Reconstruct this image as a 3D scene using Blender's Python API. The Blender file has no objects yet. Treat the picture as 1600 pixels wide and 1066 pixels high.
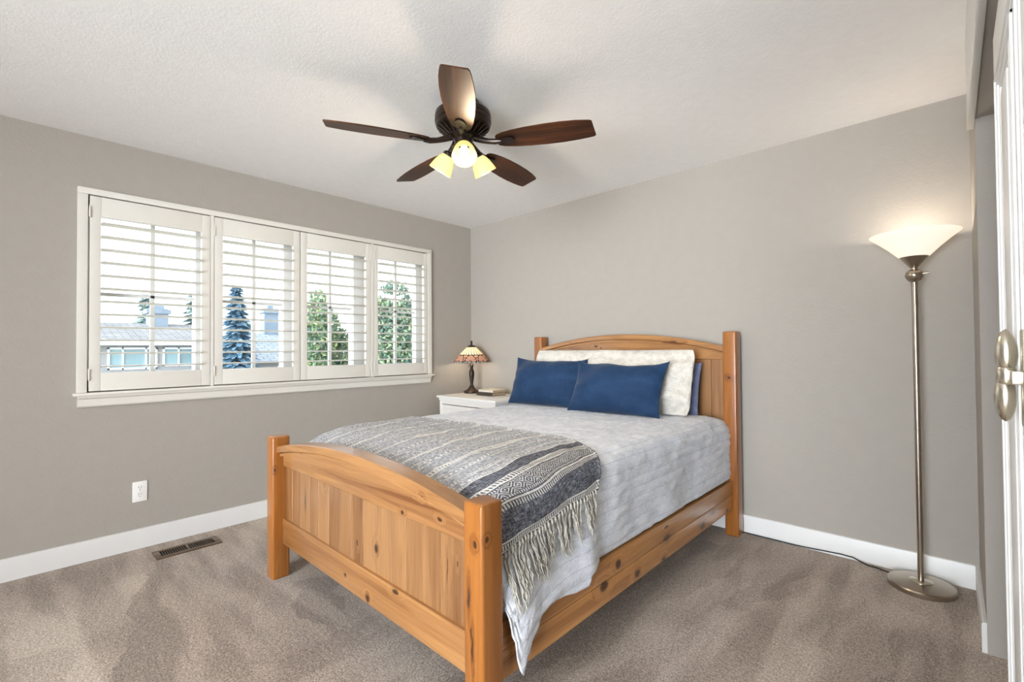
import bpy, bmesh, math, random
from math import sin, cos, pi, radians, sqrt
from mathutils import Vector, Matrix, noise

S = bpy.context.scene
COL = S.collection

# ------------------------------------------------------------------ camera
cam_d = bpy.data.cameras.new('camera')
cam = bpy.data.objects.new('camera', cam_d)
COL.objects.link(cam)
CF = Vector((-0.685263258, 0.728112831, 0.016308669))
CR = Vector((0.728104391, 0.685424596, -0.007557663))
CU = Vector((0.016681194, -0.006695425, 0.999838441))
M = Matrix.Identity(4)
for i in range(3):
    M[i][0], M[i][1], M[i][2] = CR[i], CU[i], -CF[i]
M[0][3], M[1][3], M[2][3] = 3.61548, -3.22720, 1.19311
cam.matrix_world = M
cam_d.sensor_fit = 'HORIZONTAL'
cam_d.sensor_width = 36.0
cam_d.lens = 16.445
cam_d.clip_start = 0.02
cam_d.clip_end = 300
S.camera = cam

# ------------------------------------------------------------------ view + world
S.view_settings.view_transform = 'Standard'
S.view_settings.look = 'None'
S.view_settings.gamma = 1.0
S.view_settings.use_curve_mapping = False
S.view_settings.exposure = 0.32
WINDOW_SKY = 2.2      # hazy sky beyond the window
FILL_SKY = 25.0         # bright sky lobe added behind the camera to fill the room

W = bpy.data.worlds.new('sky')
S.world = W
W.use_nodes = True
wn = W.node_tree.nodes
wl = W.node_tree.links
wn.clear()
w_tc = wn.new('ShaderNodeTexCoord')
w_dot = wn.new('ShaderNodeVectorMath'); w_dot.operation = 'DOT_PRODUCT'
w_dot.inputs[1].default_value = (0.13, -0.99, 0.0)
w_mr = wn.new('ShaderNodeMapRange'); w_mr.interpolation_type = 'SMOOTHSTEP'
w_mr.inputs['From Min'].default_value = 0.68
w_mr.inputs['From Max'].default_value = 0.97
w_mr.inputs['To Min'].default_value = WINDOW_SKY
w_mr.inputs['To Max'].default_value = FILL_SKY
w_bg = wn.new('ShaderNodeBackground'); w_bg.inputs['Color'].default_value = (0.925, 0.985, 1.06, 1)
w_out = wn.new('ShaderNodeOutputWorld')
wl.new(w_tc.outputs['Generated'], w_dot.inputs[0])
wl.new(w_dot.outputs['Value'], w_mr.inputs['Value'])
wl.new(w_mr.outputs['Result'], w_bg.inputs['Strength'])
wl.new(w_bg.outputs['Background'], w_out.inputs['Surface'])

# ------------------------------------------------------------------ node helpers
def lin(c):
    def f(v):
        v /= 255.0
        return v / 12.92 if v <= 0.04045 else ((v + 0.055) / 1.055) ** 2.4
    return (f(c[0]), f(c[1]), f(c[2]), 1.0)

class NT:
    def __init__(self, name):
        self.m = bpy.data.materials.new(name)
        self.m.use_nodes = True
        self.t = self.m.node_tree
        self.n = self.t.nodes
        self.n.clear()
        self.out = self.n.new('ShaderNodeOutputMaterial')
    def link(self, a, b): self.t.links.new(a, b)
    def put(self, sock, v):
        if isinstance(v, bpy.types.NodeSocket): self.link(v, sock)
        elif v is not None:
            try: sock.default_value = v
            except Exception: sock.default_value = (v, v, v)
    def math(self, op, a, b=None, c=None, clamp=False):
        n = self.n.new('ShaderNodeMath'); n.operation = op; n.use_clamp = clamp
        self.put(n.inputs[0], a)
        if b is not None: self.put(n.inputs[1], b)
        if c is not None: self.put(n.inputs[2], c)
        return n.outputs[0]
    def vmath(self, op, a, b=None, scale=None):
        n = self.n.new('ShaderNodeVectorMath'); n.operation = op
        self.put(n.inputs[0], a)
        if b is not None: self.put(n.inputs[1], b)
        if scale is not None: self.put(n.inputs['Scale'], scale)
        return n.outputs['Value'] if op in ('LENGTH', 'DOT_PRODUCT', 'DISTANCE') else n.outputs[0]
    def coord(self, kind='Object'):
        return self.n.new('ShaderNodeTexCoord').outputs[kind]
    def mapping(self, v, scale=(1, 1, 1), loc=(0, 0, 0), rot=(0, 0, 0)):
        n = self.n.new('ShaderNodeMapping')
        self.put(n.inputs['Vector'], v)
        n.inputs['Scale'].default_value = scale
        n.inputs['Location'].default_value = loc
        n.inputs['Rotation'].default_value = rot
        return n.outputs[0]
    def noise(self, v, scale=5, detail=3, rough=0.5, dist=0.0):
        n = self.n.new('ShaderNodeTexNoise')
        if v is not None: self.put(n.inputs['Vector'], v)
        n.inputs['Scale'].default_value = scale
        n.inputs['Detail'].default_value = detail
        n.inputs['Roughness'].default_value = rough
        n.inputs['Distortion'].default_value = dist
        return n.outputs['Fac']
    def voronoi(self, v, scale=5, feature='F1'):
        n = self.n.new('ShaderNodeTexVoronoi'); n.feature = feature
        self.put(n.inputs['Vector'], v)
        n.inputs['Scale'].default_value = scale
        return n
    def ramp(self, v, stops, mode='LINEAR'):
        n = self.n.new('ShaderNodeValToRGB'); n.color_ramp.interpolation = mode
        e = n.color_ramp.elements
        e[0].position, e[0].color = stops[0]
        e[1].position, e[1].color = stops[-1]
        for p, c in stops[1:-1]:
            x = e.new(p); x.color = c
        self.put(n.inputs[0], v)
        return n.outputs[0]
    def mix(self, f, a, b, mode='MIX'):
        n = self.n.new('ShaderNodeMix'); n.data_type = 'RGBA'; n.blend_type = mode
        self.put(n.inputs[0], f)
        self.put(n.inputs[6], a)
        self.put(n.inputs[7], b)
        return n.outputs[2]
    def sep(self, v):
        n = self.n.new('ShaderNodeSeparateXYZ'); self.put(n.inputs[0], v)
        return n.outputs
    def comb(self, x, y, z):
        n = self.n.new('ShaderNodeCombineXYZ')
        self.put(n.inputs[0], x); self.put(n.inputs[1], y); self.put(n.inputs[2], z)
        return n.outputs[0]
    def bump(self, h, strength=0.2, dist=0.01):
        n = self.n.new('ShaderNodeBump')
        n.inputs['Strength'].default_value = strength
        n.inputs['Distance'].default_value = dist
        self.put(n.inputs['Height'], h)
        return n.outputs[0]
    def smooth(self, v, a, b, to0=0.0, to1=1.0):
        n = self.n.new('ShaderNodeMapRange'); n.interpolation_type = 'SMOOTHSTEP'
        self.put(n.inputs[0], v)
        n.inputs[1].default_value = a; n.inputs[2].default_value = b
        n.inputs[3].default_value = to0; n.inputs[4].default_value = to1
        return n.outputs[0]
    def bsdf(self, color, rough=0.5, metal=0.0, spec=0.5, normal=None, **kw):
        b = self.n.new('ShaderNodeBsdfPrincipled')
        self.put(b.inputs['Base Color'], color)
        self.put(b.inputs['Roughness'], rough)
        self.put(b.inputs['Metallic'], metal)
        self.put(b.inputs['Specular IOR Level'], spec)
        if normal is not None: self.link(normal, b.inputs['Normal'])
        for k, v in kw.items(): self.put(b.inputs[k.replace('_', ' ')], v)
        return b.outputs[0]
    def done(self, sh):
        self.link(sh, self.out.inputs['Surface'])
        return self.m

def simple(name, rgb, rough=0.5, metal=0.0, spec=0.5, vary=0.05, vscale=12, bump=0.0, bscale=60, **kw):
    t = NT(name)
    c = lin(rgb)
    v = t.noise(t.coord(), vscale, 3)
    d = tuple(x * (1 - vary) for x in c[:3]) + (1,)
    u = tuple(min(1, x * (1 + vary)) for x in c[:3]) + (1,)
    col = t.ramp(v, [(0.3, d), (0.7, u)])
    nrm = t.bump(t.noise(t.coord(), bscale, 3), bump, 0.004) if bump else None
    return t.done(t.bsdf(col, rough, metal, spec, nrm, **kw))

# ------------------------------------------------------------------ materials
def paint_mat(name, rgb, bump, scale, rough=0.75):
    t = NT(name)
    o = t.coord()
    n1 = t.noise(o, scale, 4, 0.55, 0.6)
    n2 = t.noise(o, scale * 0.25, 2)
    h = t.math('ADD', t.smooth(n1, 0.38, 0.62), t.math('MULTIPLY', n2, 0.3))
    c = lin(rgb)
    col = t.ramp(n2, [(0.3, tuple(x * 0.975 for x in c[:3]) + (1,)), (0.7, c)])
    return t.done(t.bsdf(col, rough, 0, 0.25, t.bump(h, bump, 0.003)))

M_WALL = paint_mat('greige_wall_paint', (168, 162, 153), 0.15, 60)
M_CEIL = paint_mat('white_ceiling_paint', (246, 245, 243), 0.13, 85, 0.9)
M_TRIM = simple('white_trim_paint', (222, 221, 218), 0.35, vary=0.01)
M_SHUT = simple('white_shutter_paint', (222, 218, 209), 0.38, vary=0.01)
M_DOORW = simple('white_door_paint', (238, 238, 236), 0.32, vary=0.01)
M_FURN = simple('white_furniture_paint', (240, 238, 233), 0.35, vary=0.02)

def carpet_mat():
    t = NT('taupe_carpet')
    o = t.coord()
    fine = t.noise(o, 150, 4, 0.8)
    mid = t.noise(o, 55, 3, 0.6)
    warp = t.vmath('SCALE', t.vmath('SUBTRACT', t.n.new('ShaderNodeTexNoise').outputs['Color'], (0.5, 0.5, 0.5)), scale=0.0)
    nz = t.n.new('ShaderNodeTexNoise'); t.link(o, nz.inputs['Vector'])
    nz.inputs['Scale'].default_value = 3.2; nz.inputs['Detail'].default_value = 3
    warp = t.vmath('SCALE', t.vmath('SUBTRACT', nz.outputs['Color'], (0.5, 0.5, 0.5)), scale=0.30)
    p = t.vmath('ADD', o, warp)
    # vacuum-cleaner passes: staggered rectangles of pile leaning one way or the other
    def tracks(rot, sx, sy):
        b = t.n.new('ShaderNodeTexBrick')
        t.link(t.mapping(p, (1, 1, 1), (0.13, 0.37, 0), (0, 0, rot)), b.inputs['Vector'])
        b.inputs['Color1'].default_value = (0, 0, 0, 1)
        b.inputs['Color2'].default_value = (1, 1, 1, 1)
        b.inputs['Mortar'].default_value = (0.5, 0.5, 0.5, 1)
        b.inputs['Scale'].default_value = 1.0
        b.inputs['Mortar Size'].default_value = 0.004
        b.inputs['Mortar Smooth'].default_value = 1.0
        b.inputs['Brick Width'].default_value = sx
        b.inputs['Row Height'].default_value = sy
        return b.outputs['Color']
    a = tracks(radians(12), 1.15, 0.16)
    c = tracks(radians(100), 1.25, 0.15)
    x = t.sep(o)[0]
    side = t.smooth(x, 1.5, 2.0)
    tr = t.mix(side, a, c)
    tr = t.math('MULTIPLY', t.sep(tr)[0], 1.0)
    bl = t.noise(t.mapping(o, (1.1, 5.5, 1), (0, 0, 0), (0, 0, radians(12))), 1.0, 2, 0.5, 0.3)
    br_ = t.noise(t.mapping(o, (5.5, 1.1, 1), (2, 0, 0), (0, 0, radians(12))), 1.0, 2, 0.5, 0.3)
    big = t.math('ADD', t.math('MULTIPLY', bl, t.math('SUBTRACT', 1.0, side)), t.math('MULTIPLY', br_, side))
    tr = t.math('ADD', t.math('MULTIPLY', tr, t.smooth(t.noise(o, 1.7, 2, 0.5), 0.35, 0.6, 0.15, 0.62)), t.math('MULTIPLY', t.smooth(big, 0.42, 0.58), 0.45))
    k = t.math('ADD', t.math('MULTIPLY', t.smooth(fine, 0.34, 0.66), 0.56), t.math('MULTIPLY', t.smooth(mid, 0.3, 0.7), 0.16))
    k = t.math('ADD', k, t.math('MULTIPLY', tr, 0.36))
    col = t.ramp(k, [(0.14, lin((108, 94, 82))), (0.5, lin((174, 157, 141))), (0.90, lin((236, 221, 204)))])
    h = t.math('ADD', fine, t.math('MULTIPLY', mid, 0.6))
    return t.done(t.bsdf(col, 0.95, 0, 0.1, t.bump(h, 0.75, 0.008), Sheen_Weight=0.25, Sheen_Roughness=0.6))
M_CARPET = carpet_mat()

BED_AT = (1.79, -1.2, 0.0)
BED_COORDS = []
def wood_mat(name, axis, light, dark, knots=(), rough=0.32, seed=0.0, island=0.0, small=(5.2, 5.2, 5.2), amt=0.6):
    """knotty alder: streaky grain along `axis`; knots are (x, y, z, radius across, radius along)"""
    t = NT(name)
    tc = t.n.new('ShaderNodeTexCoord'); BED_COORDS.append(tc)
    o = tc.outputs['Object']
    oi = t.n.new('ShaderNodeObjectInfo').outputs['Random']
    off = t.vmath('SCALE', (13.1 + seed, 7.7, 4.3), scale=t.math('MULTIPLY', oi, 9.0))
    p = t.vmath('ADD', o, off)
    isl = None
    if island:
        isl = t.n.new('ShaderNodeNewGeometry').outputs['Random Per Island']
        p = t.vmath('ADD', p, t.vmath('SCALE', (3.1, 5.9, 7.3), scale=isl))
    jit = t.n.new('ShaderNodeTexNoise'); t.link(o, jit.inputs['Vector']); jit.inputs['Scale'].default_value = 30
    oj = t.vmath('ADD', o, t.vmath('SCALE', t.vmath('SUBTRACT', jit.outputs['Color'], (0.5, 0.5, 0.5)), scale=0.012))
    dk = None
    for (x, y, z, ra, rl) in knots:
        inv = [1.0 / ra] * 3; inv[axis] = 1.0 / rl
        dv = t.vmath('MULTIPLY', t.vmath('SUBTRACT', oj, (x - BED_AT[0], y - BED_AT[1], z - BED_AT[2])), tuple(inv))
        d = t.vmath('LENGTH', dv)
        dk = d if dk is None else t.math('MINIMUM', dk, d)
    ks = list(small); ks[axis] = 1.7
    kv = t.voronoi(t.mapping(p, ks), 1.0)
    pick = t.math('GREATER_THAN', t.sep(kv.outputs['Color'])[0], 0.5)
    dv_ = t.math('ADD', t.math('MULTIPLY', kv.outputs['Distance'], 14.0), t.math('MULTIPLY', t.math('SUBTRACT', 1.0, pick), 50.0))
    dk_soft = t.math('MINIMUM', dk, dv_) if dk is not None else dv_
    near = t.smooth(dk_soft, 3.6, 0.3)
    gs = [8.0, 8.0, 8.0]; gs[axis] = 0.6
    q = t.mapping(p, gs)
    q = t.vmath('ADD', q, t.vmath('SCALE', (0.8, 0.9, 0.7), scale=near))
    g1 = t.noise(q, 1.0, 5, 0.6, 0.8)
    fs = [95.0, 95.0, 95.0]; fs[axis] = 3.0
    g2 = t.noise(t.mapping(p, fs), 1.0, 2, 0.6)
    band = t.math('ABSOLUTE', t.math('SUBTRACT', t.math('FRACT', t.math('MULTIPLY', g1, 9.0)), 0.5))
    g = t.math('ADD', t.math('MULTIPLY', g1, 0.66), t.math('MULTIPLY', g2, 0.22))
    g = t.math('ADD', g, t.math('MULTIPLY', band, 0.10))
    if isl is not None:
        g = t.math('ADD', g, t.math('MULTIPLY', t.math('SUBTRACT', isl, 0.5), island))
    g = t.math('ADD', g, t.math('MULTIPLY', near, -0.07))
    L, D = lin(light), lin(dark)
    mid = tuple((a * 0.6 + b * 0.4) for a, b in zip(L, D))
    col = t.ramp(g, [(0.30, D), (0.44, mid), (0.56, L)])
    kn = t.math('MULTIPLY', t.smooth(dv_, 1.3, 0.5), amt)
    if dk is not None:
        kn = t.math('MAXIMUM', kn, t.math('MULTIPLY', t.smooth(dk, 1.25, 0.6), 0.92))
    col = t.mix(kn, col, lin((50, 26, 12)))
    return t.done(t.bsdf(col, rough, 0, 0.45, t.bump(g2, 0.06, 0.002), Coat_Weight=0.5, Coat_Roughness=0.2))
WL, WD = (176, 127, 76), (120, 73, 37)
KX = [(2.145, -2.254, .598, .008, .010), (2.363, -2.254, .626, .007, .012), (2.314, -2.283, .697, .009, .012), (1.158, -2.283, .681, .004, .025),
      (1.713, -2.256, .235, .008, .010), (1.898, -2.256, .198, .016, .012), (2.1, -2.256, .295, .010, .022), (1.30, -2.283, .694, .005, .02), (2.30, -2.264, .665, .004, .05),
      (1.567, -.086, 1.203, .009, .016), (1.614, -.086, 1.192, .007, .009), (1.957, -.086, 1.165, .008, .011), (2.208, -.112, 1.229, .010, .035), (1.62, -.112, 1.262, .004, .012)]
KY = [(2.593, -1.509, .297, .020, .022), (2.593, -1.349, .203, .018, .022), (2.593, -1.618, .248, .020, .030), (2.593, -1.094, .180, .012, .018),
      (2.593, -1.057, .270, .014, .035), (2.593, -.612, .204, .018, .03), (2.593, -.229, .19, .014, .02), (2.593, -.46, .235, .012, .03), (2.593, -1.06, .325, .006, .02)]
KZ = [(2.596, -2.308, .623, .009, .012), (2.626, -2.290, .640, .008, .010), (2.567, -2.308, .458, .005, .035), (2.582, -2.308, .316, .005, .045), (2.576, -2.308, .36, .004, .02),
      (1.04, -2.298, .57, .006, .009), (2.626, -.10, 1.20, .004, .005), (2.58, -.121, .998, .012, .012), (2.60, -2.308, .12, .01, .014)]
KP = [(1.286, -2.244, .449, .006, .042), (1.946, -2.244, .406, .011, .020), (1.795, -2.244, .389, .007, .014), (2.389, -2.244, .47, .002, .05), (2.44, -2.244, .50, .003, .012), (2.35, -.078, .90, .006, .02)]
M_WX = wood_mat('knotty_alder_along_x', 0, WL, WD, KX, small=(1.7, 0.4, 5.2))
M_WY = wood_mat('knotty_alder_along_y_lit', 1, (204, 148, 86), (140, 86, 42), KY, small=(0.4, 1.7, 5.2))  # same alder made lighter, standing in for light on the side rails
M_WZ = wood_mat('knotty_alder_along_z', 2, (164, 102, 41), (110, 60, 20), KZ, small=(3.0, 3.0, 1.7), amt=0.4)
M_WP = wood_mat('knotty_alder_planks', 2, (163, 119, 75), (114, 73, 40), KP, 0.38, 2.0, 0.14, small=(3.0, 0.4, 1.7), amt=0.35)

def fabric_quilt():
    t = NT('pale_blue_grey_linen')
    uv = t.coord('UV')
    s = t.sep(uv)
    warp = t.noise(t.mapping(uv, (420, 26, 1)), 1.0, 2, 0.6)
    weft = t.noise(t.mapping(uv, (26, 420, 1)), 1.0, 2, 0.6)
    cr = t.noise(t.mapping(uv, (14, 9, 1)), 1.0, 4, 0.6)
    wv = t.math('ADD', t.math('MULTIPLY', warp, 0.5), t.math('MULTIPLY', weft, 0.5))
    k = t.math('ADD', t.math('MULTIPLY', wv, 0.75), t.math('MULTIPLY', cr, 0.25))
    col = t.ramp(k, [(0.36, lin((190, 197, 212))), (0.5, lin((228, 232, 240))), (0.62, lin((248, 249, 252)))])
    ph = t.math('FRACT', t.math('ADD', t.math('DIVIDE', s[0], 0.046), 100.0))
    st = t.math('ABSOLUTE', t.math('SUBTRACT', ph, 0.5))
    line = t.smooth(st, 0.44, 0.5)
    dash = t.math('GREATER_THAN', t.math('FRACT', t.math('DIVIDE', s[1], 0.012)), 0.4)
    col = t.mix(t.math('MULTIPLY', t.math('MULTIPLY', line, dash), 0.6), col, lin((142, 151, 172)))
    h = t.math('ADD', wv, t.math('MULTIPLY', cr, 1.5))
    return t.done(t.bsdf(col, 0.9, 0, 0.15, t.bump(h, 0.6, 0.006), Sheen_Weight=0.15))
M_QUILT = fabric_quilt()

def fabric_throw():
    """black-and-ivory woven bands, U = distance from the hem, V = along the bed"""
    t = NT('black_ivory_woven_throw')
    uv = t.coord('UV')
    s = t.sep(uv)
    jit = t.math('MULTIPLY', t.math('SUBTRACT', t.noise(t.mapping(uv, (30, 30, 1)), 1.0, 2), 0.5), 0.002)
    a = t.math('ADD', s[0], jit)
    v = t.math('ADD', s[1], jit)
    parts = []
    def mask(a0, a1):
        return t.math('MULTIPLY', t.math('GREATER_THAN', a, a0), t.math('LESS_THAN', a, a1))
    def fr(p, o=0.0): return t.math('FRACT', t.math('ADD', t.math('DIVIDE', v, p), 50.0 + o))
    def line(a0, w=0.0045): parts.append(mask(a0, a0 + w))
    def ticks(a0, a1, p, duty): parts.append(t.math('MULTIPLY', mask(a0, a1), t.math('LESS_THAN', fr(p), duty)))
    def diamonds(a0, a1, p):
        y = t.math('ABSOLUTE', t.math('SUBTRACT', t.math('MULTIPLY', t.math('DIVIDE', t.math('SUBTRACT', a, a0), a1 - a0), 2.0), 1.0))
        x = t.math('ABSOLUTE', t.math('SUBTRACT', t.math('MULTIPLY', fr(p), 2.0), 1.0))
        d = t.math('ADD', x, y)
        w = t.math('LESS_THAN', t.math('FRACT', t.math('MULTIPLY', d, 1.9)), 0.30)
        parts.append(t.math('MULTIPLY', mask(a0, a1), w))
    def tris(a0, a1, p):
        y = t.math('DIVIDE', t.math('SUBTRACT', a, a0), a1 - a0)
        x = t.math('ABSOLUTE', t.math('SUBTRACT', t.math('MULTIPLY', fr(p), 2.0), 1.0))
        w = t.math('LESS_THAN', t.math('ADD', x, y), 0.62)
        parts.append(t.math('MULTIPLY', mask(a0, a1), w))
    def ladder(a0, a1, p=0.013):
        line(a0, 0.007); line(a1 - 0.007, 0.007); ticks(a0, a1, p, 0.46)
    # from the fringe upwards
    line(0.004); ticks(0.010, 0.022, 0.010, 0.5); line(0.024)
    ticks(0.098, 0.113, 0.011, 0.42); line(0.115, 0.006)
    ticks(0.126, 0.134, 0.009, 0.4)
    diamonds(0.137, 0.180, 0.048)
    ticks(0.182, 0.190, 0.009, 0.4)
    ladder(0.198, 0.236)
    line(0.300, 0.005); ticks(0.308, 0.318, 0.010, 0.4)
    tris(0.326, 0.344, 0.026); line(0.352, 0.004); ticks(0.360, 0.370, 0.012, 0.4)
    line(0.420, 0.003); tris(0.432, 0.452, 0.020); line(0.462, 0.003)
    ladder(0.500, 0.530)
    for k in range(6):
        b = 0.60 + k * 0.235
        ticks(b, b + 0.009, 0.011, 0.4); tris(b + 0.020, b + 0.038, 0.024); line(b + 0.05, 0.003)
        ladder(b + 0.12, b + 0.146)
        ticks(b + 0.185, b + 0.194, 0.012, 0.4)
    tot = parts[0]
    for p in parts[1:]:
        tot = t.math('MAXIMUM', tot, p)
    warp = t.noise(t.mapping(uv, (330, 40, 1)), 1.0, 2, 0.6)
    weft = t.noise(t.mapping(uv, (40, 330, 1)), 1.0, 2, 0.6)
    slub = t.math('ADD', t.math('MULTIPLY', warp, 0.5), t.math('MULTIPLY', weft, 0.5))
    spk = t.noise(t.mapping(uv, (520, 520, 1)), 1.0, 2, 0.7)
    slub = t.math('ADD', t.math('MULTIPLY', slub, 0.75), t.math('MULTIPLY', spk, 0.25))
    base = t.ramp(slub, [(0.33, lin((56, 59, 68))), (0.44, lin((126, 129, 138))), (0.52, lin((184, 186, 190))), (0.64, lin((236, 235, 233)))])
    ivory = t.ramp(slub, [(0.35, lin((206, 203, 195))), (0.6, lin((242, 240, 233)))])
    band = t.math('MULTIPLY', mask(0.0, 0.30), 0.85)
    deep = t.ramp(slub, [(0.40, lin((24, 26, 36))), (0.51, lin((74, 77, 90))), (0.64, lin((182, 182, 185)))])
    base = t.mix(band, base, deep)
    col = t.mix(t.math('MULTIPLY', tot, 0.92), base, ivory)
    return t.done(t.bsdf(col, 0.95, 0, 0.1, t.bump(t.math('ADD', slub, t.math('MULTIPLY', tot, 0.3)), 0.5, 0.004)))
M_THROW = fabric_throw()
M_FRINGE = simple('ivory_fringe_yarn', (188, 183, 172), 0.95, vary=0.16, vscale=60)

def velvet(name, dark, mid, light, scale):
    t = NT(name)
    o = t.coord()
    n = t.noise(t.mapping(o, (1, 1, 1.6)), scale, 5, 0.7)
    f = t.noise(t.mapping(o, (150, 150, 420)), 1.0, 2, 0.6)
    k = t.math('ADD', t.math('MULTIPLY', n, 0.6), t.math('MULTIPLY', f, 0.4))
    col = t.ramp(k, [(0.3, lin(dark)), (0.5, lin(mid)), (0.7, lin(light))])
    return t.done(t.bsdf(col, 0.75, 0, 0.2, t.bump(k, 0.25, 0.003), Sheen_Weight=0.2, Sheen_Roughness=0.4))
M_NAVY = velvet('navy_velvet', (20, 44, 74), (29, 55, 87), (44, 73, 106), 7)
M_SLATE = velvet('slate_blue_cotton', (82, 90, 116), (98, 106, 134), (122, 130, 156), 10)
def sherpa():
    t = NT('ivory_plush')
    o = t.coord()
    v = t.voronoi(o, 70).outputs['Distance']
    n = t.noise(o, 22, 5, 0.65)
    k = t.math('ADD', t.math('MULTIPLY', v, 0.5), n)
    col = t.ramp(n, [(0.3, lin((196, 190, 178))), (0.6, lin((222, 217, 207)))])
    return t.done(t.bsdf(col, 0.95, 0, 0.1, t.bump(k, 0.6, 0.012), Sheen_Weight=0.3))
M_PLUSH = sherpa()

def brushed(name, rgb, rough=0.3):
    t = NT(name)
    n = t.noise(t.coord(), 6, 2)
    c = lin(rgb)
    col = t.ramp(n, [(0.3, tuple(x * 0.94 for x in c[:3]) + (1,)), (0.7, c)])
    return t.done(t.bsdf(col, rough, 1.0, 0.5))
M_NICKEL = brushed('brushed_nickel', (176, 164, 148), 0.28)
M_SATIN = brushed('satin_nickel', (206, 198, 180), 0.26)
M_BRONZE = simple('oil_rubbed_bronze', (52, 40, 34), 0.32, 0.6, vary=0.15, vscale=20)
M_LAMPBASE = simple('dark_cast_bronze', (62, 50, 42), 0.35, 0.5, vary=0.2, vscale=40, bump=0.2)
M_VENT = simple('brown_metal_register', (112, 92, 72), 0.35, 0.5, vary=0.06)
M_BLACK = simple('matte_black', (14, 13, 12), 0.7, vary=0.1)
M_CORD = simple('black_cord', (18, 18, 18), 0.5, vary=0.05)
M_PLATE = simple('white_plastic', (240, 238, 234), 0.3, vary=0.01)
M_SLOT = simple('dark_slot', (30, 28, 26), 0.6, vary=0.05)
M_DARKBOOK = simple('dark_brown_book_cloth', (66, 56, 48), 0.7, vary=0.1)
M_TANBOOK = simple('tan_book_cloth', (158, 126, 96), 0.7, vary=0.1)
M_CREAMBOOK = simple('cream_book_cloth', (232, 222, 204), 0.7, vary=0.04)
def pages_mat():
    t = NT('book_page_edges')
    n = t.noise(t.mapping(t.coord(), (2, 2, 900)), 1.0, 1)
    return t.done(t.bsdf(t.ramp(n, [(0.35, lin((168, 140, 108))), (0.65, lin((206, 182, 150)))]), 0.9))
M_PAGES = pages_mat()

def walnut():
    t = NT('dark_walnut_blade')
    o = t.coord()
    oi = t.n.new('ShaderNodeObjectInfo').outputs['Random']
    p = t.vmath('ADD', o, t.vmath('SCALE', (3.0, 7.0, 0), scale=oi))
    g = t.noise(t.mapping(p, (2.2, 34, 20)), 1.0, 4, 0.6, 0.4)
    col = t.ramp(g, [(0.33, lin((32, 17, 11))), (0.52, lin((56, 30, 18))), (0.7, lin((86, 48, 28)))])
    return t.done(t.bsdf(col, 0.46, 0, 0.4, Specular_Tint=lin((255, 205, 160))))
M_WALNUT = walnut()

def lit_glass(name, body, glow, strength, edge):
    t = NT(name)
    lw = t.n.new('ShaderNodeLayerWeight'); lw.inputs['Blend'].default_value = 0.35
    c = t.mix(lw.outputs['Facing'], lin(glow), lin(edge))
    em = t.n.new('ShaderNodeEmission'); t.link(c, em.inputs['Color']); em.inputs['Strength'].default_value = strength
    gl = t.bsdf(lin(body), 0.35, 0, 0.4)
    ad = t.n.new('ShaderNodeAddShader')
    t.link(gl, ad.inputs[0]); t.link(em.outputs[0], ad.inputs[1])
    return t.done(ad.outputs[0])
M_FANGLASS = lit_glass('frosted_amber_glass', (90, 82, 52), (255, 246, 186), 0.88, (246, 214, 96))
M_TORCH = lit_glass('opal_white_glass', (150, 144, 134), (255, 243, 226), 0.75, (255, 232, 205))
def bulb_mat(name, rgb, st):
    t = NT(name)
    em = t.n.new('ShaderNodeEmission'); em.inputs['Color'].default_value = lin(rgb); em.inputs['Strength'].default_value = st
    return t.done(em.outputs[0])
M_BULB = bulb_mat('lit_bulb', (255, 238, 200), 4.0)

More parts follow.
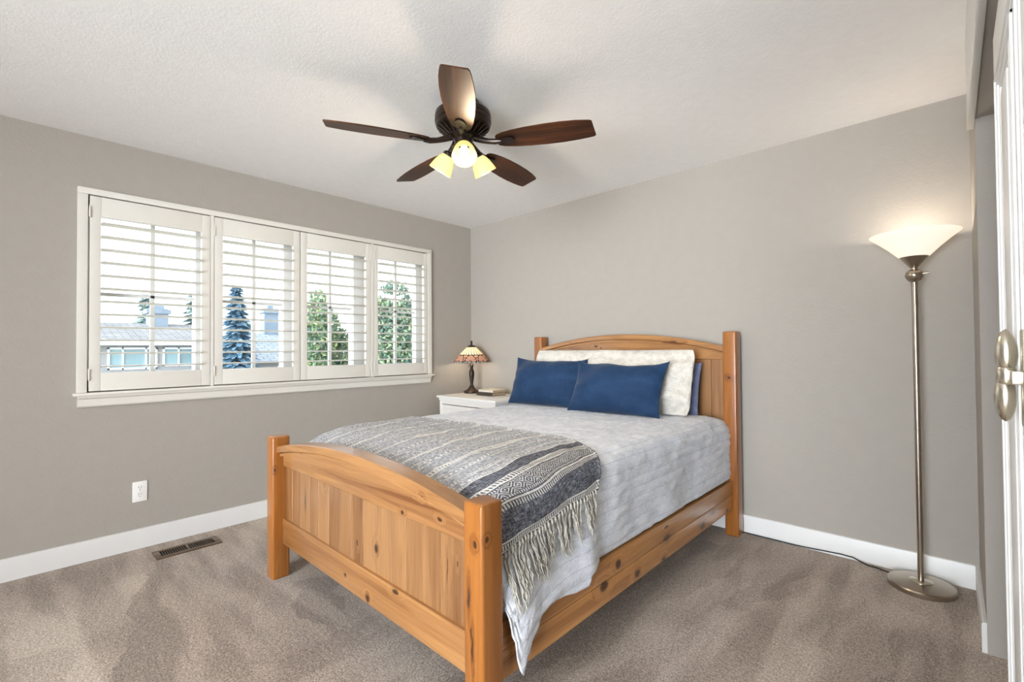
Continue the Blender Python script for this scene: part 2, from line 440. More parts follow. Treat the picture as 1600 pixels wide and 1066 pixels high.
def stained():
    """leaded glass: cream ribs above, pink blossoms in the band, pale edging"""
    t = NT('leaded_stained_glass')
    uv = t.coord('UV')
    s = t.sep(uv)
    u, v = s[0], s[1]            # u around 0..1, v 0 rim .. 1 top
    def fr(n, o=0.0): return t.math('FRACT', t.math('ADD', t.math('MULTIPLY', u, n), o))
    cream = lin((255, 248, 226)); pink = lin((240, 196, 178)); teal = lin((150, 170, 150)); red = lin((170, 52, 40)); pale = lin((226, 232, 224))
    rib = t.math('ABSOLUTE', t.math('SUBTRACT', fr(26), 0.5))
    lead_top = t.smooth(rib, 0.36, 0.45)
    # blossoms: eight fans of petals
    fx = t.math('SUBTRACT', fr(8, 0.5), 0.5)
    fy = t.math('MULTIPLY', t.math('SUBTRACT', v, 0.14), 1.25)
    ang = t.math('ARCTAN2', fy, fx)
    rad = t.math('SQRT', t.math('ADD', t.math('MULTIPLY', fx, fx), t.math('MULTIPLY', fy, fy)))
    pet = t.math('ABSOLUTE', t.math('SUBTRACT', t.math('FRACT', t.math('MULTIPLY', ang, 2.3)), 0.5))
    lead_pet = t.smooth(pet, 0.36, 0.46)
    ring = t.math('MULTIPLY', t.math('GREATER_THAN', rad, 0.40), t.math('LESS_THAN', rad, 0.45))
    band = t.mix(t.math('LESS_THAN', rad, 0.40), lin((226, 186, 160)), pink)
    band = t.mix(t.math('LESS_THAN', rad, 0.09), band, red)
    band = t.mix(t.math('GREATER_THAN', t.math('FRACT', t.math('MULTIPLY', ang, 1.15)), 0.62), band, lin((238, 206, 176)))
    edge_rib = t.smooth(t.math('ABSOLUTE', t.math('SUBTRACT', fr(26), 0.5)), 0.36, 0.45)
    in_edge = t.math('LESS_THAN', v, 0.11)
    in_band = t.math('LESS_THAN', v, 0.47)
    col = t.mix(in_band, cream, band)
    col = t.mix(in_edge, col, pale)
    lead = t.mix(in_band, t.comb(lead_top, lead_top, lead_top), t.comb(lead_pet, lead_pet, lead_pet))
    lead = t.mix(in_edge, lead, t.comb(edge_rib, edge_rib, edge_rib))
    lead = t.math('MAXIMUM', t.sep(lead)[0], t.math('MULTIPLY', ring, in_band))
    for y in (0.11, 0.47, 0.0):
        lead = t.math('MAXIMUM', lead, t.math('LESS_THAN', t.math('ABSOLUTE', t.math('SUBTRACT', v, y)), 0.018))
    col = t.mix(lead, col, lin((44, 28, 22)))
    tr = t.n.new('ShaderNodeBsdfTranslucent'); t.link(col, tr.inputs['Color'])
    g = t.bsdf(col, 0.25)
    m1 = t.n.new('ShaderNodeMixShader'); m1.inputs[0].default_value = 0.55
    t.link(g, m1.inputs[1]); t.link(tr.outputs[0], m1.inputs[2])
    return t.done(m1.outputs[0])
M_STAINED = stained()

def pane_mat():
    t = NT('window_pane')
    tr = t.n.new('ShaderNodeBsdfTransparent'); tr.inputs['Color'].default_value = (0.96, 0.97, 0.975, 1)
    gl = t.n.new('ShaderNodeBsdfGlossy'); gl.inputs['Roughness'].default_value = 0.02
    m = t.n.new('ShaderNodeMixShader'); m.inputs[0].default_value = 0.06
    t.link(tr.outputs[0], m.inputs[1]); t.link(gl.outputs[0], m.inputs[2])
    return t.done(m.outputs[0])
M_PANE = pane_mat()

# outdoors
def shingle(name, c1, c2):
    t = NT(name)
    b = t.n.new('ShaderNodeTexBrick')
    t.link(t.coord('UV'), b.inputs['Vector'])
    b.inputs['Color1'].default_value = lin(c1); b.inputs['Color2'].default_value = lin(c2)
    b.inputs['Mortar'].default_value = tuple(x * 0.55 for x in lin(c1)[:3]) + (1,)
    b.inputs['Scale'].default_value = 1.0; b.inputs['Mortar Size'].default_value = 0.025
    b.inputs['Brick Width'].default_value = 0.55; b.inputs['Row Height'].default_value = 0.24
    return t.done(t.bsdf(b.outputs['Color'], 0.9, 0, 0.2))
M_ROOF = shingle('grey_shingles', (124, 125, 125), (148, 149, 148))
M_ROOF2 = shingle('pale_grey_shingles', (140, 150, 160), (158, 166, 174))
M_HWALL = simple('grey_house_siding', (134, 136, 137), 0.8, vary=0.05)
M_HTRIM = simple('white_house_trim', (236, 238, 240), 0.6, vary=0.01)
M_HGLASS = simple('dark_window_glass', (120, 146, 152), 0.35, vary=0.12, vscale=2)
M_CHIM = simple('blue_grey_chimney', (116, 130, 142), 0.9, vary=0.08, vscale=3)
M_LAWN = simple('pale_bounce_lawn', (172, 172, 152), 0.95, vary=0.2, vscale=3)  # lawn made paler to bounce light up at the ceiling
def leaf_mat(name, c1, c2, c3):
    t = NT(name)
    r = t.n.new('ShaderNodeNewGeometry').outputs['Random Per Island']
    col = t.ramp(r, [(0.0, lin(c1)), (0.5, lin(c2)), (1.0, lin(c3))])
    d = t.bsdf(col, 0.8, 0, 0.2)
    tr = t.n.new('ShaderNodeBsdfTranslucent'); t.link(col, tr.inputs['Color'])
    m = t.n.new('ShaderNodeMixShader'); m.inputs[0].default_value = 0.25
    t.link(d, m.inputs[1]); t.link(tr.outputs[0], m.inputs[2])
    return t.done(m.outputs[0])
M_LEAF = leaf_mat('sunlit_leaves', (70, 98, 92), (108, 132, 100), (150, 162, 112))
M_LEAF2 = leaf_mat('green_leaves', (66, 94, 94), (98, 122, 100), (140, 154, 116))
M_SPRUCE = leaf_mat('blue_spruce_needles', (84, 118, 140), (102, 136, 156), (126, 156, 172))  # spruce and pine tones lifted to put haze into the colour
M_PINE = leaf_mat('pine_needles', (120, 146, 148), (140, 166, 162), (164, 184, 176))
M_BARK = simple('tree_bark', (98, 92, 86), 0.9, vary=0.2, vscale=4)

# ------------------------------------------------------------------ mesh helpers
class MB:
    """collects shapes in world coordinates; build() links them as one mesh object"""
    def __init__(self): self.bm = bmesh.new()
    def box(self, x0, x1, y0, y1, z0, z1, bev=0.0, seg=2):
        vs = [self.bm.verts.new((x, y, z)) for x in (x0, x1) for y in (y0, y1) for z in (z0, z1)]
        q = [(0, 1, 3, 2), (4, 6, 7, 5), (0, 4, 5, 1), (2, 3, 7, 6), (0, 2, 6, 4), (1, 5, 7, 3)]
        fs = [self.bm.faces.new([vs[i] for i in f]) for f in q]
        if bev:
            es = list({e for f in fs for e in f.edges})
            bmesh.ops.bevel(self.bm, geom=es, offset=bev, segments=seg, profile=0.6, affect='EDGES')
        return self
    def grid(self, pts, closed_u=False, closed_v=False, uvs=None):
        """pts[i][j]"""
        n, m = len(pts), len(pts[0])
        vs = [[self.bm.verts.new(p) for p in row] for row in pts]
        lay = self.bm.loops.layers.uv.verify() if uvs else None
        for i in range(n if closed_u else n - 1):
            for j in range(m if closed_v else m - 1):
                a = (i, j); b = ((i + 1) % n, j); c = ((i + 1) % n, (j + 1) % m); d = (i, (j + 1) % m)
                try: f = self.bm.faces.new([vs[p[0]][p[1]] for p in (a, b, c, d)])
                except ValueError: continue
                if uvs:
                    raw = ((i, j), (i + 1, j), (i + 1, j + 1), (i, j + 1))
                    for lp, k in zip(f.loops, raw):
                        lp[lay].uv = uvs[k[0]][k[1]] if k[0] < len(uvs) and k[1] < len(uvs[0]) else uvs[k[0] % n][k[1] % m]
        return self
    def lathe(self, prof, loc=(0, 0, 0), seg=40, axis=None, uv=False):
        """prof: list of (radius, height) from bottom up; axis: matrix to turn it"""
        L = Vector(loc)
        R = axis if axis is not None else Matrix.Identity(3)
        rows = []
        uvs = []
        for k in range(seg + (1 if uv else 0)):
            a = 2 * pi * k / seg
            rows.append([L + R @ Vector((max(r, 1e-5) * cos(a), max(r, 1e-5) * sin(a), h)) for r, h in prof])
            uvs.append([(k / seg, j / (len(prof) - 1)) for j in range(len(prof))])
        self.grid(rows, closed_u=not uv, uvs=uvs if uv else None)
        return self
    def tube(self, pts, r, seg=8, caps=True):
        pts = [Vector(p) for p in pts]
        rr = r if isinstance(r, (list, tuple)) else [r] * len(pts)
        rows = []
        up = None
        for i, p in enumerate(pts):
            d = (pts[min(i + 1, len(pts) - 1)] - pts[max(i - 1, 0)]).normalized()
            if up is None:
                up = d.orthogonal().normalized()
            up = (up - d * up.dot(d))
            if up.length < 1e-6: up = d.orthogonal()
            up.normalize()
            sd = d.cross(up)
            rows.append([p + (up * cos(2 * pi * k / seg) + sd * sin(2 * pi * k / seg)) * rr[i] for k in range(seg)])
        n0 = len(self.bm.verts)
        self.grid(rows, closed_v=True)
        if caps:
            self.bm.verts.ensure_lookup_table()
            for base in (n0, n0 + (len(rows) - 1) * seg):
                try: self.bm.faces.new([self.bm.verts[base + k] for k in range(seg)])
                except ValueError: pass
        return self
    def prism(self, outline, depth_vec):
        """extrude a closed outline (list of 3D points) along depth_vec"""
        d = Vector(depth_vec)
        a = [self.bm.verts.new(p) for p in outline]
        b = [self.bm.verts.new(Vector(p) + d) for p in outline]
        n = len(a)
        self.bm.faces.new(a); self.bm.faces.new(b[::-1])
        for i in range(n):
            self.bm.faces.new((a[i], b[i], b[(i + 1) % n], a[(i + 1) % n]))
        return self
    def build(self, name, mat, parent=None, loc=None, smooth=35, mods=None, rot=None):
        bmesh.ops.recalc_face_normals(self.bm, faces=self.bm.faces)
        me = bpy.data.meshes.new(name)
        base = Vector(loc) if loc is not None else (Vector(parent['_base']) if parent is not None and '_base' in parent else Vector((0, 0, 0)))
        self.bm.transform(Matrix.Translation(-base))
        self.bm.to_mesh(me); self.bm.free()
        me.materials.append(mat)
        if smooth:
            for p in me.polygons: p.use_smooth = True
            me.set_sharp_from_angle(angle=radians(smooth))
        o = bpy.data.objects.new(name, me)
        COL.objects.link(o)
        if parent is not None:
            o.parent = parent
            pb = Vector(parent['_base']) if '_base' in parent else Vector((0, 0, 0))
            o.location = base - pb
        else:
            o.location = base
        o['_base'] = list(base)
        return o

def tag(o, label, cat, group=None):
    o['label'] = label; o['category'] = cat
    if group: o['group'] = group
    return o
def thing(name, loc, label, cat, group=None):
    e = bpy.data.objects.new(name, None)
    e.empty_display_size = 0.05
    COL.objects.link(e)
    e.location = loc
    e['_base'] = list(loc)
    return tag(e, label, cat, group)
def struct(mb, name, mat, **k):
    o = mb.build(name, mat, **k)
    o['kind'] = 'structure'
    return o
def N3(x, y, z=0.0): return noise.noise(Vector((x, y, z)))

# ------------------------------------------------------------------ the room
H = 2.44
RX = 3.695            # closet wall
YB = -7.5             # unseen rear of the room, set deep to even out the fill light
struct(MB().box(-0.16, 4.5, YB, 0.16, -0.12, 0.0), 'floor', M_CARPET, smooth=0)
struct(MB().box(-0.16, 4.5, YB, 0.16, H, H + 0.12), 'ceiling', M_CEIL, smooth=0)
WY0, WY1, WZ0, WZ1 = -2.945, -0.565, 0.96, 2.10     # window hole
wl_ = MB()
wl_.box(-0.16, 0, YB, WY0, 0, H).box(-0.16, 0, WY1, 0, 0, H).box(-0.16, 0, WY0, WY1, 0, WZ0).box(-0.16, 0, WY0, WY1, WZ1, H)
struct(wl_, 'wall_left', M_WALL, smooth=0)
struct(MB().box(-0.16, 4.5, 0, 0.16, 0, H), 'wall_back', M_WALL, smooth=0)
wr_ = MB().box(RX, RX + 0.11, -0.645, 0, 0, H).box(RX, RX + 0.11, -4.0, -0.645, 2.085, H).box(4.4, 4.5, -6.3, 0, 0, H).box(RX + 0.002, 4.4, -4.0, -3.9, 0, H)  # outermost wall lengthened out of view to hold light off the left wall
struct(wr_, 'wall_right', M_WALL, smooth=0)
struct(MB().box(-0.16, 2.4, YB - 0.16, YB, 0, H), 'wall_front_light_block', M_WALL, smooth=0)  # unseen wall, its width set to block part of the added sky light
BH = 0.118
def base_profile(mb, a, b, nrm):
    """flat board with eased top edge between floor points a and b"""
    a, b, n = Vector(a), Vector(b), Vector(nrm)
    pr = [(0, 0), (0.015, 0), (0.015, BH - 0.008), (0.013, BH - 0.003), (0.008, BH), (0, BH)]
    mb.prism([a + n * x + Vector((0, 0, z)) for x, z in pr], b - a)
    return mb
struct(base_profile(MB(), (0, YB, 0), (0, -0.0155, 0), (1, 0, 0)), 'baseboard_left', M_TRIM, smooth=30)
struct(base_profile(MB(), (0, 0, 0), (RX - 0.0155, 0, 0), (0, -1, 0)), 'baseboard_back', M_TRIM, smooth=30)
struct(base_profile(MB(), (RX, 0, 0), (RX, -0.645, 0), (-1, 0, 0)), 'baseboard_right', M_TRIM, smooth=30)

# window: white sashes with a cross of muntins in each, mullion posts between
JO = [-2.325, -1.745, -1.14]
win = MB()
fx0, fx1 = -0.125, -0.065
win.box(fx0, fx1, WY0, WY0 + 0.05, WZ0, WZ1, .003).box(fx0, fx1, WY1 - 0.075, WY1, WZ0, WZ1, .003)
win.box(fx0, fx1, WY0, WY1, WZ0, WZ0 + 0.07, .003).box(fx0, fx1, WY0, WY1, WZ1 - 0.07, WZ1, .003)
for y, a, b in zip(JO, (0.08, 0.096, 0.135), (0.05, 0.06, 0.055)):
    win.box(fx0 - 0.02, fx1 + 0.01, y - a, y + b, WZ0, WZ1, .004)
mw = 0.012
for yc in (-2.630, -2.038, -1.465, -0.847):
    win.box(-0.102, -0.080, yc - mw, yc + mw, WZ0, WZ1, .002)
win.box(-0.102, -0.080, WY0, WY1, 1.528, 1.548, .002)
win_o = struct(win, 'window_1', M_TRIM)
pane = MB().box(-0.094, -0.090, WY0 + 0.03, WY1 - 0.03, WZ0 + 0.03, WZ1 - 0.03).build('pane', M_PANE, win_o, smooth=0)

# casing, sill and apron
tr = MB()
cx = 0.024
tr.box(0, cx - .0008, -2.990, WY0, 0.9605, WZ1 - .0005, .003).box(0, cx - .0008, WY1, -0.517, 0.9605, WZ1 - .0005, .003).box(0, cx, -2.990, -0.517, WZ1, 2.136, .004)
tr.box(-0.15, 0.05, -3.005, -0.503, 0.944, 0.960, .005)
tr.prism([(0, -2.985, 0.944), (0.038, -2.985, 0.944), (0.034, -2.985, 0.930), (0.022, -2.985, 0.922), (0.020, -2.985, 0.885), (0.014, -2.985, 0.877), (0, -2.985, 0.877)], (0, 2.455, 0))
tr.box(-0.03, 0.020, JO[0] - 0.010, JO[0] + 0.010, 0.96, WZ1, .003)
tr.box(-0.03, 0.020, JO[2] - 0.010, JO[2] + 0.016, 0.96, WZ1, .003)
struct(tr, 'trim_1', M_SHUT, smooth=30)

# ------------------------------------------------------------------ shutters
panels = [(-2.938, -2.337, 'white louvred shutter at the far left of the window, grey roof behind it', ('L',)),
          (-2.313, -1.748, 'white louvred shutter second from the left, blue spruce behind its slats', ('L',)),
          (-1.743, -1.152, 'white louvred shutter third from the left, leafy green tree behind its slats', ('R',)),
          (-1.122, -0.570, 'white louvred shutter nearest the room corner and the table lamp', ('L',))]
for y0, y1, lab, hg in panels:
    b = (0.0, (y0 + y1) / 2, 0.965)
    t = thing('window_shutter', b, lab, 'shutter', 'louvred shutters across the window')
    sx0, sx1 = -0.012, 0.019
    z0, z1, oz0, oz1 = 0.966, 2.094, 1.070, 1.979
    sw = 0.050 if y1 - y0 > 0.56 else 0.036
    fr = MB()
    fr.box(sx0, sx1, y0, y0 + sw, z0, z1, .003).box(sx0, sx1, y1 - sw, y1, z0, z1, .003)
    fr.build('stile_frame', M_SHUT, t)
    MB().box(sx0, sx1, y0 + sw, y1 - sw, oz1, z1, .002).build('top_rail', M_SHUT, t)
    MB().box(sx0, sx1, y0 + sw, y1 - sw, z0, oz0, .002).build('bottom_rail', M_SHUT, t)
    lv = MB()
    n = 12
    step = (oz1 - oz0) / n
    for k in range(n):
        zc = oz0 + step * (k + 0.5)
        ring = []
        for q in range(16):
            a = 2 * pi * q / 16
            lx, lz = 0.0415 * cos(a), 0.0052 * sin(a)
            th = radians(2.0)
            ring.append((0.004 + lx * cos(th) - lz * sin(th), y0 + sw + 0.002, zc + lx * sin(th) + lz * cos(th)))
        lv.prism(ring, (0, y1 - y0 - 2 * sw - 0.004, 0))
    lv.build('louvers', M_SHUT, t, smooth=50)
    hy = y0 + 0.001 if 'L' in hg else y1 - 0.001
    for hz in (1.06, 2.00):
        MB().lathe([(0, -0.034), (0.0045, -0.033), (0.0045, 0.033), (0, 0.034)], (0.0225, hy, hz), 10).build('hinge', M_SHUT, t)

# ------------------------------------------------------------------ outdoors
GZ = -2.9
struct(MB().box(-70, -0.6, -40, 50, GZ - 0.2, GZ), 'ground', M_LAWN, smooth=0)
def roof_planes(mb, x0, x1, y0, y1, ze, zr, hip=0.0):
    """ridge along y; slopes seen from +x carry shingle UVs"""
    xm = (x0 + x1) / 2
    th = 0.12
    for (xa, s) in ((x1, 1), (x0, -1)):
        A = [(xa, y0, ze), (xa, y1, ze), (xm, y1 - hip, zr), (xm, y0 + hip, zr)]
        L = sqrt((xa - xm) ** 2 + (zr - ze) ** 2)
        bot = [Vector(p) - Vector((0, 0, th)) for p in A]
        vs = [mb.bm.verts.new(p) for p in A]; vb = [mb.bm.verts.new(p) for p in bot]
        lay = mb.bm.loops.layers.uv.verify()
        f = mb.bm.faces.new(vs if s > 0 else vs[::-1])
        for lp in f.loops:
            lp[lay].uv = (lp.vert.co.y, L * (lp.vert.co.z - ze) / (zr - ze))
        mb.bm.faces.new(vb[::-1])
        for i in range(4):
            mb.bm.faces.new((vs[i], vb[i], vb[(i + 1) % 4], vs[(i + 1) % 4]))
    if hip:
        for ya, yb in ((y0, y0 + hip), (y1, y1 - hip)):
            vs = [mb.bm.verts.new(p) for p in ((x0, ya, ze), (x1, ya, ze), (xm, yb, zr))]
            mb.bm.faces.new(vs)
    return mb
hA = thing('neighbor_house', (-26, 0, GZ), 'grey shingle-roofed house with a long window, beyond the leftmost shutter', 'house', 'houses beyond the window')
MB().box(-30.5, -22.4, -6, 3.3, GZ, 1.55).build('house_wall', M_HWALL, hA, smooth=0)
roof_planes(MB(), -30.9, -21.9, -6.6, 4.0, 1.66, 2.62).build('roof', M_ROOF, hA, smooth=0)
roof_planes(MB(), -34, -25.5, -12, 0.4, 1.9, 3.35, 3.2).build('rear_roof', M_ROOF, hA, smooth=0)
MB().box(-22.05, -21.85, -6.6, 4.0, 1.47, 1.66).build('gutter', M_HTRIM, hA, smooth=0)
MB().box(-26.4, -25.6, 1.35, 2.15, 2.2, 3.35).box(-26.5, -25.5, 1.25, 2.25, 3.1, 3.3).box(-26.25, -25.75, 1.5, 2.0, 3.35, 3.6).build('chimney', M_CHIM, hA, smooth=0)
for (wy0, wy1, wz0, wz1, bars) in ((-0.55, 1.15, 0.42, 1.36, (-0.05, 0.75)), (1.35, 3.0, 0.52, 1.36, (1.95,)), (-0.6, 3.1, -0.6, 0.30, (0.6, 1.9))):
    f = MB()
    f.box(-22.42, -22.34, wy0, wy1, wz0, wz0 + .07).box(-22.42, -22.34, wy0, wy1, wz1 - .07, wz1).box(-22.42, -22.34, wy0, wy0 + .07, wz0, wz1).box(-22.42, -22.34, wy1 - .07, wy1, wz0, wz1)
    for bb in bars: f.box(-22.42, -22.34, bb - .03, bb + .03, wz0, wz1)
    fo = f.build('window_frame', M_HTRIM, hA, smooth=0)
    MB().box(-22.41, -22.38, wy0 + .05, wy1 - .05, wz0 + .05, wz1 - .05).build('pane', M_HGLASS, fo, smooth=0)
hB = thing('gabled_house', (-28, 7, GZ), 'pale low-roofed house with a tall chimney, beyond the second shutter', 'house', 'houses beyond the window')
MB().box(-31, -26.4, 5.6, 12, GZ, 0.7).build('house_wall', M_HWALL, hB, smooth=0)
roof_planes(MB(), -31.6, -25.6, 5.0, 12.6, 0.85, 2.3, 2.0).build('roof', M_ROOF2, hB, smooth=0)
roof_planes(MB(), -26.2, -23.4, 4.9, 9.5, 0.62, 1.35, 1.2).build('porch_roof', M_ROOF2, hB, smooth=0)
MB().box(-26.0, -23.8, 5.3, 9.2, GZ, 0.6).build('porch_wall', M_HWALL, hB, smooth=0)
MB().box(-29.2, -28.4, 7.7, 8.55, 1.6, 3.9).box(-29.3, -28.3, 7.6, 8.65, 3.6, 3.75).box(-29.0, -28.6, 7.95, 8.3, 3.9, 4.25).build('chimney', M_CHIM, hB, smooth=0)
f = MB().box(-23.80, -23.75, 6.9, 7.6, -0.2, 0.5).build('window_frame', M_HTRIM, hB, smooth=0)
MB().box(-23.75, -23.735, 6.97, 7.53, -0.13, 0.43).build('pane', M_HGLASS, f, smooth=0)

def leaf_cloud(seed, blobs, count, size, stretch=1.0):
    """small bent leaf quads filling ellipsoid blobs (cx, cy, cz, rx, ry, rz)"""
    rnd = random.Random(seed)
    mb = MB()
    tot = sum(b[3] * b[4] * b[5] for b in blobs)
    for b in blobs:
        n = int(count * b[3] * b[4] * b[5] / tot)
        for _ in range(n):
            while True:
                v = Vector((rnd.uniform(-1, 1), rnd.uniform(-1, 1), rnd.uniform(-1, 1)))
                if 0.35 < v.length < 1: break
            p = Vector((b[0] + v.x * b[3], b[1] + v.y * b[4], b[2] + v.z * b[5]))
            a = Vector((rnd.gauss(0, 1), rnd.gauss(0, 1), rnd.gauss(0, 1))).normalized()
            c = a.orthogonal().normalized()
            s = size * rnd.uniform(0.6, 1.4)
            d = a.cross(c) * s * 0.25
            q = [p - a * s * stretch, p + c * s * 0.5 + d, p + a * s * stretch, p - c * s * 0.5 + d]
            mb.bm.faces.new([mb.bm.verts.new(x) for x in q])
    return mb
def broad_tree(name, base, label, mat, blobs, seed, count, size):
    t = thing(name, base, label, 'tree', 'trees beyond the window')
    top = Vector((blobs[0][0], blobs[0][1], blobs[0][2]))
    tm = MB().tube([base, (Vector(base) + top) / 2 + Vector((0.05, 0.08, 0)), top], [0.16, 0.12, 0.04], 9)
    for b in blobs[1:]:
        tm.tube([(Vector(base) * 0.35 + top * 0.65), Vector(b[:3])], [0.06, 0.02], 6)
    tm.build('trunk', M_BARK, t)
    leaf_cloud(seed, blobs, count, size).build('crown', mat, t, smooth=0)
    return t
broad_tree('leafy_tree', (-11.6, 3.5, GZ), 'rounded green leafy tree filling the window behind the third shutter', M_LEAF,
           [(-11.6, 3.55, 1.6, 0.75, 0.8, 1.25), (-11.5, 3.3, 0.3, 0.9, 1.0, 0.9), (-11.6, 4.35, 1.0, 0.6, 0.55, 1.0), (-11.6, 3.6, 2.75, 0.35, 0.3, 0.5), (-11.4, 4.2, 0.0, 0.8, 0.8, 0.7)], 3, 9000, 0.075)
broad_tree('leafy_tree', (-9.6, 5.2, GZ), 'dense green tree with a loose twiggy top behind the shutter nearest the corner', M_LEAF2,
           [(-9.6, 5.1, 1.9, 0.9, 1.1, 0.9), (-9.4, 5.0, 0.8, 1.0, 1.3, 1.0), (-9.6, 4.6, 2.3, 0.55, 0.55, 0.6), (-9.7, 5.9, 2.5, 0.5, 0.5, 0.55), (-9.6, 5.25, 3.2, 0.35, 0.5, 0.25)], 5, 11000, 0.07)
# conifers
def conifer(name, base, h, r, label, mat, seed, tiers, per, zstart, sz):
    t = thing(name, base, label, 'tree', 'trees beyond the window')
    B = Vector(base)
    MB().tube([B, B + Vector((0, 0, h * 0.98))], [0.2, 0.03], 8).build('trunk', M_BARK, t)
    rnd = random.Random(seed)
    mb = MB()
    for k in range(tiers):
        f = k / (tiers - 1)
        z = zstart + (h - zstart) * f
        rad = r * (1 - f) ** 0.85 + 0.08
        for q in range(int(per * (1 - 0.6 * f)) + 4):
            a = rnd.uniform(0, 2 * pi)
            d = Vector((cos(a), sin(a), 0))
            L = rad * rnd.uniform(0.75, 1.1)
            s = Vector((-d.y, d.x, 0))
            for w in range(4):
                rr = L * (w + 0.6) / 4
                c = B + d * rr + Vector((0, 0, z - rr * 0.28 + rnd.uniform(-.05, .05)))
                u = (d * sz * 1.6 + Vector((0, 0, -sz * 0.5)))
                v = s * sz * rnd.uniform(0.5, 0.9) + Vector((0, 0, rnd.uniform(-.4, .4) * sz))
                mb.bm.faces.new([mb.bm.verts.new(x) for x in (c - u, c + v, c + u, c - v)])
    mb.build('crown', mat, t, smooth=0)
    return t
conifer('spruce_tree', (-20.5, 3.79, GZ), 6.96, 1.22, 'tall blue spruce standing between the two houses, behind the second shutter', M_SPRUCE, 11, 34, 26, 1.2, 0.16)
conifer('pine_tree', (-36, 2.8, GZ), 7.8, 1.0, 'small dark pine rising over the grey roof, left of its chimney', M_PINE, 12, 16, 11, 3.8, 0.22)
conifer('pine_tree', (-36, 5.5, GZ), 8.1, 1.0, 'small dark pine rising over the grey roof, right of its chimney', M_PINE, 13, 16, 11, 3.8, 0.22)
conifer('pine_tree', (-33.5, 8.1, GZ), 6.3, 1.3, 'low distant pine over the pale house roof, beside the tall chimney', M_PINE, 14, 14, 10, 3.4, 0.22)

# ------------------------------------------------------------------ closet side
fas = MB().box(3.674, RX, -4.0, -0.55, 2.075, H, .003).box(3.752, 3.762, -4.0, -0.65, 2.045, 2.085)
struct(fas, 'trim_2', M_TRIM)
dr = MB()
DX0, DX1 = 3.709, 3.744
def panel_door(mb, ya, yb):
    z0, z1 = 0.012, 2.018
    st = 0.11
    mb.box(DX0, DX1, ya, yb, z0, z1, .002)
    # raised sticking around two panels, stepped like a moulded door
    for pz0, pz1 in ((0.16, 1.90),):
        for k, (o, x) in enumerate(((0.035, -0.003), (0.06, -0.006), (0.11, -0.003), (0.145, -0.006), (0.20, -0.004))):
            a, b, c, d = ya + st * 0.35 + o, yb - st * 0.35 - o, pz0 + o * 0.5, pz1 - o * 0.5
            w = 0.010
            mb.box(DX0 + x, DX0 + 0.002, a, a + w, c, d, .002).box(DX0 + x, DX0 + 0.002, b - w, b, c, d, .002)
            mb.box(DX0 + x, DX0 + 0.002, a, b, c, c + w, .002).box(DX0 + x, DX0 + 0.002, a, b, d - w, d, .002)
        mb.box(DX0 - 0.005, DX0 + 0.002, ya + .285, yb - .285, pz0 + .14, pz1 - .14, .004)
panel_door(dr, -2.13, -1.42)
door = struct(dr, 'door_1', M_DOORW, loc=(DX0, -1.42, 0.012))
panel_door_2 = MB(); panel_door(panel_door_2, -2.86, -2.14)
struct(panel_door_2, 'door_2', M_DOORW, loc=(DX0, -2.14, 0.012))
# double oval pull
HY, HZ = -1.95, 1.135
hd = MB().box(3.7025, DX0 - 0.001, HY - 0.10, HY - 0.055, HZ - 0.085, HZ + 0.085, .003).build('door_handle', M_SATIN, door)
eg = MB()
prof = [(0.0005, 0.0), (0.0105, 0.004), (0.0140, 0.014), (0.0158, 0.030), (0.0150, 0.048), (0.0115, 0.064), (0.0065, 0.075), (0.0005, 0.080)]
eg.lathe(prof, (3.6890, HY, HZ + 0.008), 28).build('upper_oval', M_SATIN, hd)
MB().lathe([(r, -h) for r, h in prof][::-1], (3.6865, HY, HZ - 0.006), 28).build('lower_oval', M_SATIN, hd)
MB().lathe([(0.0125, -0.016), (0.0142, -0.012), (0.0135, 0.0), (0.0142, 0.012), (0.0125, 0.016)], (3.6885, HY, HZ), 28).box(3.690, 3.706, HY - 0.08, HY + 0.004, HZ - 0.012, HZ + 0.012, .003).build('saddle', M_SATIN, hd)

# ------------------------------------------------------------------ bed
PW = 0.083
bed = thing('bed', BED_AT, 'honey-coloured knotty wood bed with arched headboard and footboard', 'bed')
for tc in BED_COORDS: tc.object = bed
def bed_post(x0, y0, h):
    m = MB()
    m.box(x0, x0 + PW, y0, y0 + 0.088, 0, h, 0.011, 3)
    return m.build('bed_post', M_WZ, bed, loc=(x0, y0, 0))
XL, XR = 0.957, 2.543
FY, HYY = -2.308, -0.125
bed_post(XL, FY, 0.742); bed_post(XR, FY, 0.742)
bed_post(XL, HYY, 1.292); bed_post(XR, HYY, 1.292)
XM = (XL + XR + PW) / 2
x0, x1 = XL + PW - 0.012, XR + 0.012
def arch(x, ze, zp): return ze + (zp - ze) * (1 - ((x - XM) / ((x1 - x0) / 2)) ** 2)
def arched_bar(ya, yb, ze, zp, t0, t1, n=40):
    """bar following the arch, from t0 above to t1 below the curve"""
    m = MB()
    rows = []
    for i in range(n + 1):
        x = x0 + (x1 - x0) * i / n
        z = arch(x, ze, zp)
        zz, zt = z - t1, z - t0
        e = 0.005
        rows.append([(x, ya, zz), (x, ya, zt - e), (x, ya + e, zt), (x, yb - e, zt), (x, yb, zt - e), (x, yb, zz)])
    m.grid(rows, closed_v=True)
    m.bm.verts.ensure_lookup_table()
    m.bm.faces.new([m.bm.verts[k] for k in range(6)])
    m.bm.faces.new([m.bm.verts[n * 6 + k] for k in range(6)])
    return m
